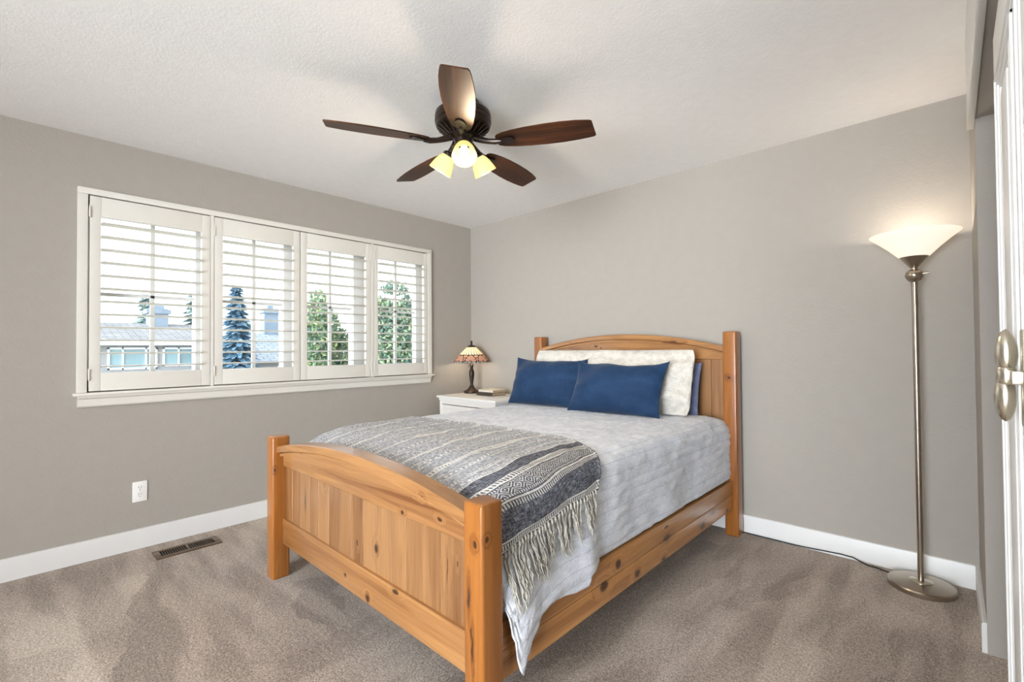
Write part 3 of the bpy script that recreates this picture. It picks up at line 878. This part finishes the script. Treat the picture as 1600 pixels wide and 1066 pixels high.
def arched_plank(ya, yb, zb, ze, zp, below, n=40):
    m = MB()
    rows = []
    for i in range(n + 1):
        x = x0 + (x1 - x0) * i / n
        z = arch(x, ze, zp) - below
        rows.append([(x, ya, zb + .004), (x, ya, z), (x, yb, z), (x, yb, zb), (x, ya + .004, zb)])
    m.grid(rows, closed_v=True)
    m.bm.verts.ensure_lookup_table()
    m.bm.faces.new([m.bm.verts[k] for k in range(5)])
    m.bm.faces.new([m.bm.verts[n * 5 + k] for k in range(5)])
    return m
FE, FP = 0.690, 0.768
arched_bar(-2.290, -2.212, FE, FP, 0.0, 0.034).build('footboard_cap', M_WX, bed)
arched_bar(-2.272, -2.222, FE, FP, 0.038, 0.055).build('footboard_molding', M_WX, bed)
arched_plank(-2.254, -2.220, 0.583, FE, FP, 0.030).build('footboard_upper_rail', M_WX, bed)
MB().box(x0, x1, -2.256, -2.222, 0.178, 0.309, .004).build('footboard_lower_rail', M_WX, bed)
pk = MB()
npk = 15
for k in range(npk):
    a = x0 + (x1 - x0) * k / npk; b = x0 + (x1 - x0) * (k + 1) / npk
    pk.box(a + .0005, b - .0005, -2.244, -2.226, 0.300, 0.592, .0036, 1)
pk.build('footboard_panel', M_WP, bed)
HE, HP = 1.196, 1.292
arched_bar(-0.116, -0.050, HE, HP, 0.0, 0.032).build('headboard_cap', M_WX, bed)
arched_bar(-0.102, -0.056, HE, HP, 0.036, 0.051).build('headboard_molding', M_WX, bed)
arched_plank(-0.086, -0.058, 1.112, HE, HP, 0.028).build('headboard_upper_rail', M_WX, bed)
pk = MB()
for k in range(npk):
    a = x0 + (x1 - x0) * k / npk; b = x0 + (x1 - x0) * (k + 1) / npk
    pk.box(a + .0005, b - .0005, -0.078, -0.060, 0.30, 1.12, .0036, 1)
pk.build('headboard_panel', M_WP, bed)
for sx0, sx1 in ((XR + 0.012, XR + 0.050), (XL + PW - 0.050, XL + PW - 0.012)):
    ya, yb = FY + 0.08, HYY + 0.01
    m = MB().box(sx0, sx1, ya, yb, 0.172, 0.262, .005).box(sx0, sx1, ya, yb, 0.2625, 0.350, .005)
    m.build('side_rail', M_WY, bed)

MX = 1.79

# ------------------------------------------------------------------ quilt
HALF, CR_, ZT, XS = 0.705, 0.08, 0.742, 0.785
ARC = CR_ * pi / 2
def interp(y, tab):
    for (ya, va), (yb, vb) in zip(tab, tab[1:]):
        if ya >= y >= yb:
            f = (ya - y) / (ya - yb); f = f * f * (3 - 2 * f)
            return va + (vb - va) * f
    return tab[0][1] if y > tab[0][0] else tab[-1][1]
HEMR = [(-0.09, .366), (-1.66, .362), (-1.74, .345), (-1.775, .315), (-1.84, .318), (-1.92, .332), (-1.99, .338), (-2.03, .325), (-2.08, .285), (-2.115, .225), (-2.138, .178), (-2.152, .20), (-2.175, .30), (-2.205, .40)]
FLAP = [(-0.09, 0.0), (-1.60, 0.0), (-1.76, 1.0), (-2.12, 1.0), (-2.205, 0.75)]
def foot_drop(y):
    if y > -1.85: return 0.0
    q = min((-1.85 - y) / 0.370, 0.985)
    return 0.165 * (1 - sqrt(1 - q * q))
def head_drop(y):
    return 0.025 * max(0.0, (y + 0.22) / 0.13) ** 2
def bed_surface(a, y, hem=None):
    """a: distance across from the bed's centre line (over the edge and down); returns point and normal"""
    s = 1 if a >= 0 else -1
    d = abs(a)
    ztop = ZT - foot_drop(y) - head_drop(y)
    if d <= HALF:
        z = ztop + 0.008 * (1 - (d / HALF) ** 2)
        return Vector((MX + s * d, y, z)), Vector((0, 0, 1))
    if d <= HALF + ARC:
        t = (d - HALF) / CR_
        return Vector((MX + s * (HALF + CR_ * sin(t)), y, ztop - CR_ * (1 - cos(t)))), Vector((s * sin(t), 0, cos(t)))
    return Vector((MX + s * XS, y, ztop - CR_ - (d - HALF - ARC))), Vector((s, 0, 0))
def bed_frame(a, y):
    p, _ = bed_surface(a, y)
    e = 0.004
    ta = bed_surface(a + e, y)[0] - bed_surface(a - e, y)[0]
    ty = bed_surface(a, y + e)[0] - bed_surface(a, y - e)[0]
    n = ta.cross(ty)
    return p, n.normalized()
def quilt_point(a, y):
    p, n = bed_frame(a, y)
    d = abs(a)
    ch = abs(sin(pi * a / 0.046)) ** 0.6
    top = max(0.0, min(1.0, (HALF + ARC - d) / 0.1))
    w = 0.0060 * ch + 0.0060 * N3(a * 9, y * 6, 1.7) + 0.0045 * N3(a * 30, y * 17, 5.1)
    if d > HALF + ARC * 0.5:
        k = min(1.0, (d - HALF - ARC * 0.5) / 0.25)
        w += k * (0.006 * sin(y * 11.0 + 2 * N3(y * 2, 0)) + 0.006 * N3(y * 7, a * 4, 3.3))
    if a > HALF + ARC:
        fl = interp(y, FLAP)
        below = max(0.0, min(1.0, (0.56 - p.z) / 0.20)); below = below * below * (3 - 2 * below)
        w += fl * below * 0.046
        w = max(w, 0.0) if fl < 0.3 else w
        if p.z < 0.38 and fl < 0.3: w = min(w, 0.006)
    if d > HALF + ARC and p.z < 0.75: w = min(w, 0.012) if not (a > 0 and interp(y, FLAP) > 0.05) else w
    return p + n * (0.004 + w)
qm = MB()
ny = 200
pts, uvs = [], []
na = 64
for j in range(ny + 1):
    y = -0.092 + (-2.203 + 0.092) * j / ny
    top_z = ZT - foot_drop(y) - head_drop(y)
    row, uvr = [], []
    aL = HALF + ARC + max(0.02, top_z - CR_ - 0.372)
    aR = HALF + ARC + max(0.02, top_z - CR_ - interp(y, HEMR))
    segs = [-aL + (aL - HALF - ARC) * k / 14 for k in range(14)]
    segs += [-HALF - ARC + 2 * (HALF + ARC) * k / 148 for k in range(148)]
    segs += [HALF + ARC + (aR - HALF - ARC) * k / 34 for k in range(35)]
    for a in segs:
        row.append(quilt_point(a, y)); uvr.append((a, y))
    pts.append(row); uvs.append(uvr)
qm.grid(pts, uvs=uvs)
quilt = tag(qm.build('quilt', M_QUILT, smooth=180), 'pale blue-grey linen quilt stitched in channels, covering the bed', 'quilt')
so = quilt.modifiers.new('thickness', 'SOLIDIFY'); so.thickness = 0.006; so.offset = -1.0

# ------------------------------------------------------------------ throw blanket and fringe
FAR = [(-1.2, -1.50), (-0.80, -1.475), (0.0, -1.42), (0.46, -1.405), (0.60, -1.455), (0.72, -1.545), (0.80, -1.625), (0.87, -1.675), (1.2, -1.70)]
def far_y(a):
    for (a0, v0), (a1, v1) in zip(FAR, FAR[1:]):
        if a0 <= a <= a1:
            f = (a - a0) / (a1 - a0); return v0 + (v1 - v0) * f
    return FAR[0][1] if a < FAR[0][0] else FAR[-1][1]
def hem_a(y):
    q = max(0.0, min(1.3, (-1.67 - y) / 0.53))
    z = 0.645 - 0.090 * q + 0.004 * sin(y * 23)
    return HALF + ARC + (ZT - foot_drop(y) - CR_ - z)
def throw_point(a, y, lift=0.0):
    p = quilt_point(a, y)
    _, n = bed_frame(a, y)
    w = 0.007 + 0.004 * N3(a * 8, y * 5, 9.3) + lift
    if a > HALF: w += 0.008 * min(1, (a - HALF) / 0.1) * (0.6 + 0.5 * sin(y * 13))
    return p + n * max(w, 0.004)
tm = MB()
pts, uvs = [], []
nu, nv = 190, 90
aL = -0.93
for i in range(nu + 1):
    row, uvr = [], []
    f = i / nu
    for j in range(nv + 1):
        g = j / nv
        a = aL + (0.9 - aL) * f
        yf = far_y(a); y = yf + (-2.204 - yf) * g
        hem = hem_a(y)
        a = aL + (hem - aL) * f
        yf = far_y(a); y = yf + (-2.204 - yf) * g
        edge = 0.006 * max(0.0, 1 - abs(g - 0.012) / 0.02)
        row.append(throw_point(a, y, edge)); uvr.append((hem_a(y) - a, y))
    pts.append(row); uvs.append(uvr)
tm.grid(pts, uvs=uvs)
throw = tag(tm.build('throw_blanket', M_THROW, smooth=180), 'black and ivory patterned woven throw with fringed edge across the foot of the bed', 'blanket')
so = throw.modifiers.new('thickness', 'SOLIDIFY'); so.thickness = 0.004; so.offset = -1.0
fg = MB()
rnd = random.Random(21)
yy = -1.685
while yy > -2.200:
    h0 = throw_point(hem_a(yy) - 0.003, yy)
    q = (-1.685 - yy) / 0.51
    L0 = 0.115 + 0.035 * rnd.random() + 0.09 * max(0, q - 0.6)
    # knot
    fg.tube([h0 + Vector((0.002, 0, 0.004)), h0 + Vector((0.005, 0, -0.006)), h0 + Vector((0.004, 0, -0.018))], [0.0025, 0.0048, 0.003], 6)
    sway = rnd.uniform(-0.026, 0.026)
    for s_ in range(6):
        L = L0 * rnd.uniform(0.75, 1.1)
        ph, ph2 = rnd.uniform(0, 6.28), rnd.uniform(0, 6.28)
        dy, dx = rnd.uniform(-0.009, 0.009) + sway, rnd.uniform(0.0, 0.010)
        pl = []
        for k in range(11):
            t = k / 10
            wob = 0.0032 * min(1, t * 3)
            y_ = h0.y + dy * t + wob * sin(ph + t * 24)
            z_ = h0.z - 0.014 * 1 - L * t
            out = 0.004 + dx * min(1, 2 * t) + wob * cos(ph2 + t * 21)
            # ride on the quilt below
            aa = HALF + ARC + max(0.0, (ZT - foot_drop(y_) - CR_) - z_)
            qx = quilt_point(aa, max(y_, -2.2)).x
            pl.append((max(qx + 0.003, MX + XS + 0.004) + out, y_, z_))
        fg.tube(pl, [0.0020] * 8 + [0.0016, 0.0012, 0.0006], 5)
    yy -= rnd.uniform(0.013, 0.021)
fr_o = fg.build('fringe', M_FRINGE, throw, smooth=180)
fr_o['label'] = 'ivory knotted yarn fringe'
fr_o['kind'] = 'stuff'

# ------------------------------------------------------------------ pillows
def pillow(name, mat, c, wv, uv_, wid, hei, thick, label, group=None, seed=0, n=44, rough=0.004, dog=0.06, rnd_=0.0):
    """c: centre of bottom edge; wv: unit vector along width; uv_: unit up (leaning)"""
    wv = Vector(wv).normalized(); uv_ = Vector(uv_).normalized()
    nv_ = wv.cross(uv_).normalized()
    if nv_.y > 0: nv_ = -nv_
    c = Vector(c)
    m = MB()
    sheets = []
    for sgn in (1, -1):
        rows = []
        for i in range(n + 1):
            u = -1 + 2 * i / n
            row = []
            for j in range(n + 1):
                v = -1 + 2 * j / n
                # ease sampling toward the seams
                uu = sin(u * pi / 2); vv = sin(v * pi / 2)
                px_ = uu * (1 - dog * (1 - vv * vv) * 0.5 * abs(uu)) * (1 + 0.012 * N3(vv * 2.1, seed, sgn * 0.0) * abs(uu))
                py_ = vv * (1 - dog * (1 - uu ** 4) * (1.25 if vv > 0 else 0.35) * abs(vv) * (1 + 0.5 * N3(uu * 1.7, seed * 1.3, 4.0)))
                cc = 1 - rnd_ * (abs(uu) * abs(vv)) ** 5
                px_ *= cc; py_ *= cc
                prof = max(0.0, (1 - abs(uu) ** 2.2)) ** 0.6 * max(0.0, (1 - abs(vv) ** 2.2)) ** 0.6
                t = thick * 0.5 * prof * (1.0 - 0.18 * vv)
                cr = (abs(uu) ** 3) * (1 - vv * vv) * 0.35 + (abs(vv) ** 3) * (1 - uu * uu) * 0.25
                w = rough * N3(uu * 3 + seed, vv * 3, sgn * 2.0 + seed) * (1.2 if prof > 0.05 else 0)
                w += thick * 0.16 * cr * sin((uu * 13 if abs(vv) > abs(uu) else vv * 13) + seed + 2 * N3(uu, vv, seed)) * prof
                w += thick * 0.06 * prof * sin(5.5 * (uu * vv) + 3 * uu + seed)
                p = c + wv * (px_ * wid / 2) + uv_ * (hei / 2 + py_ * hei / 2) + nv_ * (sgn * (t + w * (1 if prof > 0.02 else 0)))
                sag = 0.0 if vv > -0.6 else 0.0
                row.append(p)
            rows.append(row)
        m.grid(rows)
    bmesh.ops.remove_doubles(m.bm, verts=m.bm.verts, dist=0.0006)
    o = m.build(name, mat, smooth=180, loc=tuple(c))
    return tag(o, label, 'pillow', group)
QZ = ZT + 0.012
pillow('pillow', M_SLATE, (2.085, -0.215, QZ), (1, 0.02, 0), (0, 0.22, 1), 0.66, 0.345, 0.11, 'slate-blue pillow mostly hidden behind the long white pillow, against the headboard', seed=7.1, dog=0.05)
pillow('long_pillow', M_PLUSH, (1.755, -0.345, QZ), (1, 0.015, 0), (0, 0.27, 1), 1.32, 0.445, 0.18, 'long fluffy ivory pillow standing behind the two navy cushions', seed=2.2, n=70, rough=0.026, dog=0.03, rnd_=0.035)
pillow('lumbar_pillow', M_NAVY, (1.335, -0.470, QZ), (1, 0.06, 0), (-0.03, 0.36, 1), 0.69, 0.390, 0.21, 'navy velvet lumbar cushion nearer the table lamp, its corner tucked behind the other', 'navy lumbar cushions', seed=4.4, dog=0.14)
pillow('lumbar_pillow', M_NAVY, (1.965, -0.535, QZ), (1, 0.10, 0), (0.05, 0.36, 1), 0.660, 0.375, 0.21, 'navy velvet lumbar cushion nearer the floor lamp, overlapping the other one', 'navy lumbar cushions', seed=9.3, dog=0.14)

# ------------------------------------------------------------------ nightstand, lamp, books
NZ = 0.765
ns = thing('nightstand', (0.5, -0.27, 0), 'white painted nightstand in the corner beside the bed', 'nightstand')
MB().box(0.118, 0.895, -0.540, -0.018, NZ - 0.020, NZ, .004).box(0.133, 0.880, -0.524, -0.020, NZ - 0.045, NZ - 0.020, .003).build('tabletop', M_FURN, ns)
m = MB().box(0.140, 0.160, -0.515, -0.022, 0, NZ - .045).box(0.853, 0.873, -0.515, -0.022, 0, NZ - .045).box(0.140, 0.873, -0.045, -0.022, 0.05, NZ - .045)
m.box(0.140, 0.873, -0.515, -0.022, 0.05, 0.07).box(0.140, 0.175, -0.520, -0.50, 0, NZ - .045, .002).box(0.838, 0.873, -0.520, -0.50, 0, NZ - .045, .002).box(0.175, 0.838, -0.520, -0.50, NZ - .075, NZ - .045, .002).box(0.175, 0.838, -0.520, -0.50, 0.03, 0.085, .002)
m.build('cabinet_body', M_FURN, ns)
dh = (NZ - .075 - .085) / 3
for k in range(3):
    z0 = 0.085 + k * dh
    d = MB().box(0.180, 0.833, -0.524, -0.505, z0 + .006, z0 + dh - .006, .003).box(0.215, 0.798, -0.528, -0.52, z0 + .035, z0 + dh - .035, .003).build('drawer', M_FURN, ns)
    MB().lathe([(0.006, 0), (0.006, 0.012), (0.014, 0.018), (0.014, 0.024), (0.001, 0.028)], (0.5065, -0.528, z0 + dh / 2), 18, Matrix.Rotation(pi / 2, 3, 'X')).build('knob', M_NICKEL, d)

LX, LY = 0.200, -0.175
tl = thing('table_lamp', (LX, LY, NZ), 'small lamp with leaded stained-glass shade on the white nightstand', 'lamp')
LZ = NZ
MB().lathe([(0, 0), (0.074, 0), (0.080, 0.008), (0.078, 0.018), (0.062, 0.028), (0.045, 0.036), (0.030, 0.052), (0.022, 0.066), (0, 0.066)], (LX, LY, LZ), 40).build('lamp_base', M_LAMPBASE, tl)
MB().lathe([(0.018, 0.062), (0.020, 0.070), (0.014, 0.082), (0.015, 0.10), (0.020, 0.13), (0.025, 0.165), (0.027, 0.19), (0.024, 0.215), (0.016, 0.232), (0.013, 0.245), (0.018, 0.252), (0.018, 0.275), (0.010, 0.285), (0.006, 0.44)], (LX, LY, LZ), 32).build('lamp_stem', M_LAMPBASE, tl)
sp = [(0.176, 0.298), (0.170, 0.312), (0.150, 0.338), (0.128, 0.362), (0.104, 0.388), (0.080, 0.412), (0.058, 0.434), (0.042, 0.450)]
sh = MB().lathe(sp, (LX, LY, LZ), 64, uv=True).build('lamp_shade', M_STAINED, tl, smooth=180)
sm = sh.modifiers.new('thickness', 'SOLIDIFY'); sm.thickness = 0.003
MB().lathe([(0.048, 0.446), (0.040, 0.456), (0.020, 0.464), (0.009, 0.470), (0.006, 0.476), (0.012, 0.486), (0.010, 0.498), (0.004, 0.508), (0.0005, 0.512)], (LX, LY, LZ), 28).build('finial', M_LAMPBASE, tl)
MB().tube([(LX - .03, LY, LZ + .272), (LX - .042, LY, LZ + .262), (LX - .044, LY, LZ + .245)], 0.0018, 6).tube([(LX + .03, LY, LZ + .272), (LX + .042, LY, LZ + .262), (LX + .044, LY, LZ + .245)], 0.0018, 6).tube([(LX - .032, LY, LZ + .27), (LX + .032, LY, LZ + .27)], 0.004, 6).build('pull_chain', M_LAMPBASE, tl)
MB().lathe([(0.0005, 0.30), (0.014, 0.31), (0.022, 0.335), (0.018, 0.36), (0.008, 0.375)], (LX, LY + .034, LZ), 18).build('bulb', M_BULB, tl)
def lamp(name, loc, power, rgb, parent, r=0.03):
    d = bpy.data.lights.new(name, 'POINT'); d.energy = power; d.color = lin(rgb)[:3]; d.shadow_soft_size = r
    o = bpy.data.objects.new(name, d); COL.objects.link(o)
    o.parent = parent; o.location = Vector(loc) - Vector(parent['_base'])
    return o
lamp('bulb_light', (LX, LY, LZ + 0.345), 2.0, (255, 234, 206), tl, 0.03)

def book(name, x0, x1, y0, y1, z0, z1, cover, label):
    t = thing(name, ((x0 + x1) / 2, (y0 + y1) / 2, z0), label, 'book', 'books on the nightstand')
    c = 0.0035
    cv = MB().box(x0, x1, y0, y1, z0, z0 + c, .001).box(x0, x1, y0, y1, z1 - c, z1, .001).box(x0, x1, y0, y0 + c, z0, z1, .001)
    cv.build('cover', cover, t)
    MB().box(x0 + .004, x1 - .004, y0 + c, y1 - .004, z0 + c, z1 - c).build('pages', M_PAGES, t, smooth=0)
    return t
book('book', 0.392, 0.600, -0.290, -0.110, NZ, NZ + 0.030, M_DARKBOOK, 'dark brown book lying on the nightstand under the cream one')
book('book', 0.405, 0.596, -0.276, -0.105, NZ + 0.0302, NZ + 0.052, M_CREAMBOOK, 'cream-covered book lying on top of the dark book on the nightstand')

# ------------------------------------------------------------------ outlet and floor register
ol = thing('wall_outlet', (0, -2.701, 0.342), 'white duplex power outlet on the wall under the window', 'outlet')
MB().box(0, 0.006, -2.737, -2.665, 0.281, 0.403, .003).build('cover_plate', M_PLATE, ol)
for zc in (0.321, 0.363):
    rc = MB().lathe([(0, 0.0055), (0.0165, 0.0055), (0.0165, 0.0075), (0.0160, 0.0080), (0, 0.0080)], (0, -2.701, zc), 24, Matrix.Rotation(pi / 2, 3, 'Y')).build('receptacle', M_PLATE, ol)
    MB().box(0.0078, 0.0088, -2.7080, -2.7055, zc + .002, zc + .010).box(0.0078, 0.0088, -2.6965, -2.694, zc + .003, zc + .009).lathe([(0, 0.0078), (0.0026, 0.0078), (0.0026, 0.0088), (0, 0.0088)], (0, -2.701, zc - .007), 10, Matrix.Rotation(pi / 2, 3, 'Y')).build('slots', M_SLOT, rc, smooth=0)
MB().lathe([(0, 0.0055), (0.0025, 0.0055), (0.002, 0.0072), (0, 0.0074)], (0, -2.701, 0.342), 10, Matrix.Rotation(pi / 2, 3, 'Y')).build('screw', M_NICKEL, ol)

vx0, vx1, vy0, vy1 = 0.152, 0.294, -2.666, -2.336
vt = thing('floor_register', ((vx0 + vx1) / 2, (vy0 + vy1) / 2, 0), 'brown metal floor vent set in the carpet below the window', 'vent')
m = MB()
m.box(vx0, vx0 + .028, vy0, vy1, 0, .008, .002).box(vx1 - .028, vx1, vy0, vy1, 0, .008, .002)
m.box(vx0 + .028, vx1 - .028, vy0, vy0 + .030, 0, .008, .001).box(vx0 + .028, vx1 - .028, vy1 - .030, vy1, 0, .008, .001)
ym = (vy0 + vy1) / 2
m.box(vx0 + .028, vx1 - .028, ym - .007, ym + .007, 0, .008, .001)
m.build('vent_frame', M_VENT, vt)
g = MB()
for half in ((vy0 + .030, ym - .007), (ym + .007, vy1 - .030)):
    nb = 11
    for k in range(1, nb):
        yc = half[0] + (half[1] - half[0]) * k / nb
        g.prism([(vx0 + .026, yc - .0022, .0065), (vx0 + .026, yc + .0012, .0065), (vx0 + .026, yc + .0030, .0012), (vx0 + .026, yc - .0004, .0012)], (vx1 - vx0 - .052, 0, 0))
g.build('grille', M_VENT, vt)
MB().box(vx0 + .02, vx1 - .02, vy0 + .02, vy1 - .02, 0.0002, .0012).build('dark_duct_sheet', M_BLACK, vt, smooth=0)  # black sheet standing in for the darkness of the open duct
MB().box(vx0 + .050, vx0 + .062, vy1 - .044, vy1 - .034, .006, .013, .001).build('damper_lever', M_VENT, vt)

# ------------------------------------------------------------------ floor lamp
PX, PY = 3.484, -0.168
fl = thing('floor_lamp', (PX, PY, 0), 'brushed nickel torchiere floor lamp with cone shade in the corner by the closet', 'lamp')
MB().lathe([(0, 0.0), (0.126, 0.0), (0.131, 0.004), (0.132, 0.022), (0.128, 0.028), (0.05, 0.036), (0, 0.036)], (PX, PY, 0), 64).build('lamp_base', M_NICKEL, fl)
MB().lathe([(0, 0.034), (0.046, 0.034), (0.046, 0.038), (0.040, 0.042), (0, 0.042)], (PX, PY, 0), 40).build('base_collar', M_SATIN, fl)
MB().lathe([(0, 0.04), (0.0125, 0.04), (0.0125, 1.52), (0, 1.52)], (PX, PY, 0), 24).lathe([(0.0128, .775), (0.0134, .777), (0.0134, .783), (0.0128, .785)], (PX, PY, 0), 24).build('pole', M_NICKEL, fl)
MB().lathe([(0.0005, 1.506), (0.016, 1.508), (0.028, 1.518), (0.036, 1.535), (0.037, 1.544), (0.033, 1.558), (0.022, 1.568), (0.014, 1.571), (0.0005, 1.572)], (PX, PY, 0), 36).build('ball', M_NICKEL, fl)
MB().lathe([(0.0, 1.570), (0.012, 1.570), (0.012, 1.580), (0.016, 1.581), (0.058, 1.634), (0.056, 1.635), (0.010, 1.592), (0, 1.590)], (PX, PY, 0), 40).build('socket_cup', M_NICKEL, fl)
MB().lathe([(0.050, 1.630), (0.060, 1.634), (0.100, 1.677), (0.140, 1.714), (0.176, 1.744), (0.1765, 1.748), (0.173, 1.747), (0.137, 1.718), (0.097, 1.681), (0.057, 1.640)], (PX, PY, 0), 72).build('lamp_shade', M_TORCH, fl, smooth=60)
MB().lathe([(0.0005, 1.640), (0.014, 1.648), (0.026, 1.675), (0.024, 1.695), (0.010, 1.708), (0.0005, 1.710)], (PX, PY, 0), 24).build('bulb', M_BULB, fl)
sw = MB().lathe([(0.0005, 0), (0.004, 0.002), (0.004, 0.026), (0.0005, 0.028)], (PX + .030, PY - .026, 1.545), 12, Matrix.Rotation(pi / 2, 3, 'Y')).build('switch', M_NICKEL, fl)
lamp('bulb_light', (PX, PY, 1.722), 2.8, (255, 240, 224), fl, 0.03)
cord = [(2.55, -0.020, .006), (2.639, -0.0205, .006), (2.766, -0.0205, .006), (2.94, -0.0205, .006), (3.06, -0.0205, .013), (3.14, -0.0210, .0175), (3.19, -0.0215, .016), (3.225, -0.030, .008), (3.262, -0.054, .005), (3.31, -0.060, .005), (3.360, -0.085, .006), (3.39, -0.105, .012)]
MB().tube(cord, 0.0036, 8).build('power_cord', M_CORD, fl, smooth=180)['label'] = 'black power cord'

# ------------------------------------------------------------------ ceiling fan
FX, FYc = 1.843, -1.690
fan = thing('ceiling_fan', (FX, FYc, H), 'dark bronze ceiling fan with five walnut blades and lit glass shades', 'ceiling fan')
FB = (FX, FYc, 0)
MB().lathe([(0.0, H - .0005), (0.074, H - .0005), (0.080, H - .010), (0.080, H - .044), (0.086, H - .050), (0.124, H - .058), (0.138, H - .068), (0.141, H - .088), (0.137, H - .092), (0.141, H - .096), (0.141, H - .112), (0.137, H - .116), (0.139, H - .120), (0.134, H - .134), (0.118, H - .142), (0.0, H - .142)], FB, 64).build('motor_housing', M_BRONZE, fan)
vn = MB().lathe([(0.0, H - .139), (0.100, H - .139), (0.070, H - .172), (0.064, H - .180), (0, H - .180)], FB, 48)
for k in range(24):
    a = 2 * pi * k / 24
    R = Matrix.Rotation(a, 3, 'Z')
    O = Vector(FB)
    vn.prism([O + R @ Vector(p) for p in ((0.120, -.0045, H - .137), (0.128, -.0045, H - .143), (0.078, -.0045, H - .178), (0.064, -.0045, H - .172))], R @ Vector((0, .009, 0)))
vn.build('vent_ring', M_BRONZE, fan)
MB().lathe([(0, H - .178), (0.062, H - .178), (0.064, H - .186), (0.052, H - .192), (0.046, H - .196), (0.046, H - .226), (0.056, H - .234), (0.058, H - .246), (0.050, H - .256), (0.020, H - .264), (0.012, H - .276), (0.0005, H - .280)], FB, 44).build('switch_housing', M_BRONZE, fan)
BZ = H - 0.222
def blade_mesh():
    m = MB()
    out = []
    prof = [(0.175, 0.030), (0.185, 0.040), (0.21, 0.050), (0.26, 0.060), (0.33, 0.068), (0.42, 0.073), (0.50, 0.073), (0.57, 0.068), (0.62, 0.062), (0.645, 0.057), (0.655, 0.050)]
    up = [(r, w) for r, w in prof]
    dn = [(r - (0.012 if r > .6 else 0) , -w) for r, w in prof][::-1]
    ol_ = [(x, y, 0.0) for x, y in up + dn]
    m.prism(ol_, (0, 0, 0.006))
    return m
def bracket_mesh():
    m = MB()
    # paddle under the blade
    ring = []
    for k in range(20):
        a = 2 * pi * k / 20
        ring.append((0.225 + 0.043 * cos(a), 0.024 * sin(a) * (1.15 if cos(a) > 0 else 0.9), -0.007))
    m.prism(ring, (0, 0, 0.006))
    m.tube([(0.062, 0, 0.030), (0.095, 0, 0.016), (0.13, 0, 0.004), (0.17, 0, -0.003), (0.20, 0, -0.004)], [0.017, 0.015, 0.013, 0.014, 0.010], 10)
    return m
for k in range(5):
    a = radians(316.3 + 72 * k)
    b = blade_mesh().build('blade', M_WALNUT, None, loc=(0, 0, 0))
    br = bracket_mesh().build('blade_bracket', M_BRONZE, None, loc=(0, 0, 0))
    b.parent = fan
    b.location = Vector((FX, FYc, BZ)) - Vector(fan['_base'])
    b.rotation_euler = Matrix((Matrix.Rotation(a, 3, 'Z') @ Matrix.Rotation(radians(-12), 3, 'X'))).to_euler()
    br.parent = b
# light kit
cdir = Vector((cam.matrix_world.translation.x - FX, cam.matrix_world.translation.y - FYc, 0)).normalized()
a0 = math.atan2(cdir.y, cdir.x) + radians(2)
for k in range(3):
    a = a0 + 2 * pi * k / 3
    d = Vector((cos(a), sin(a), 0))
    tilt = radians(34)
    ax = (d * sin(tilt) + Vector((0, 0, -cos(tilt)))).normalized()
    st = Vector((FX, FYc, H - .240)) + d * 0.045
    neck = Vector((FX, FYc, H - .250)) + d * 0.078
    MB().tube([st - d * 0.01, st + d * 0.015, neck - ax * 0.004], [0.013, 0.012, 0.012], 12).build('lamp_arm', M_BRONZE, fan)
    R = Vector((0, 0, 1)).rotation_difference(ax).to_matrix()
    MB().lathe([(0, -0.004), (0.020, -0.004), (0.030, 0.004), (0.031, 0.016), (0.026, 0.018), (0, 0.014)], neck, 24, R).build('shade_fitter', M_BRONZE, fan)
    prof = [(0.024, 0.012), (0.030, 0.018), (0.041, 0.034), (0.050, 0.056), (0.056, 0.080), (0.061, 0.104), (0.058, 0.1045), (0.053, 0.080), (0.047, 0.057), (0.038, 0.036), (0.026, 0.020)]
    g = MB().lathe(prof, neck, 40, R).build('glass_shade', M_FANGLASS, fan, smooth=60)
    MB().lathe([(0.0005, 0.020), (0.012, 0.022), (0.016, 0.036), (0.024, 0.058), (0.025, 0.070), (0.018, 0.084), (0.0005, 0.090)], neck, 22, R).build('bulb', M_BULB, g)
    lamp('bulb_light', neck + ax * 0.112, 6.0, (255, 236, 208), fan, 0.025)

for o in bpy.data.objects:
    if '_base' in o: del o['_base']
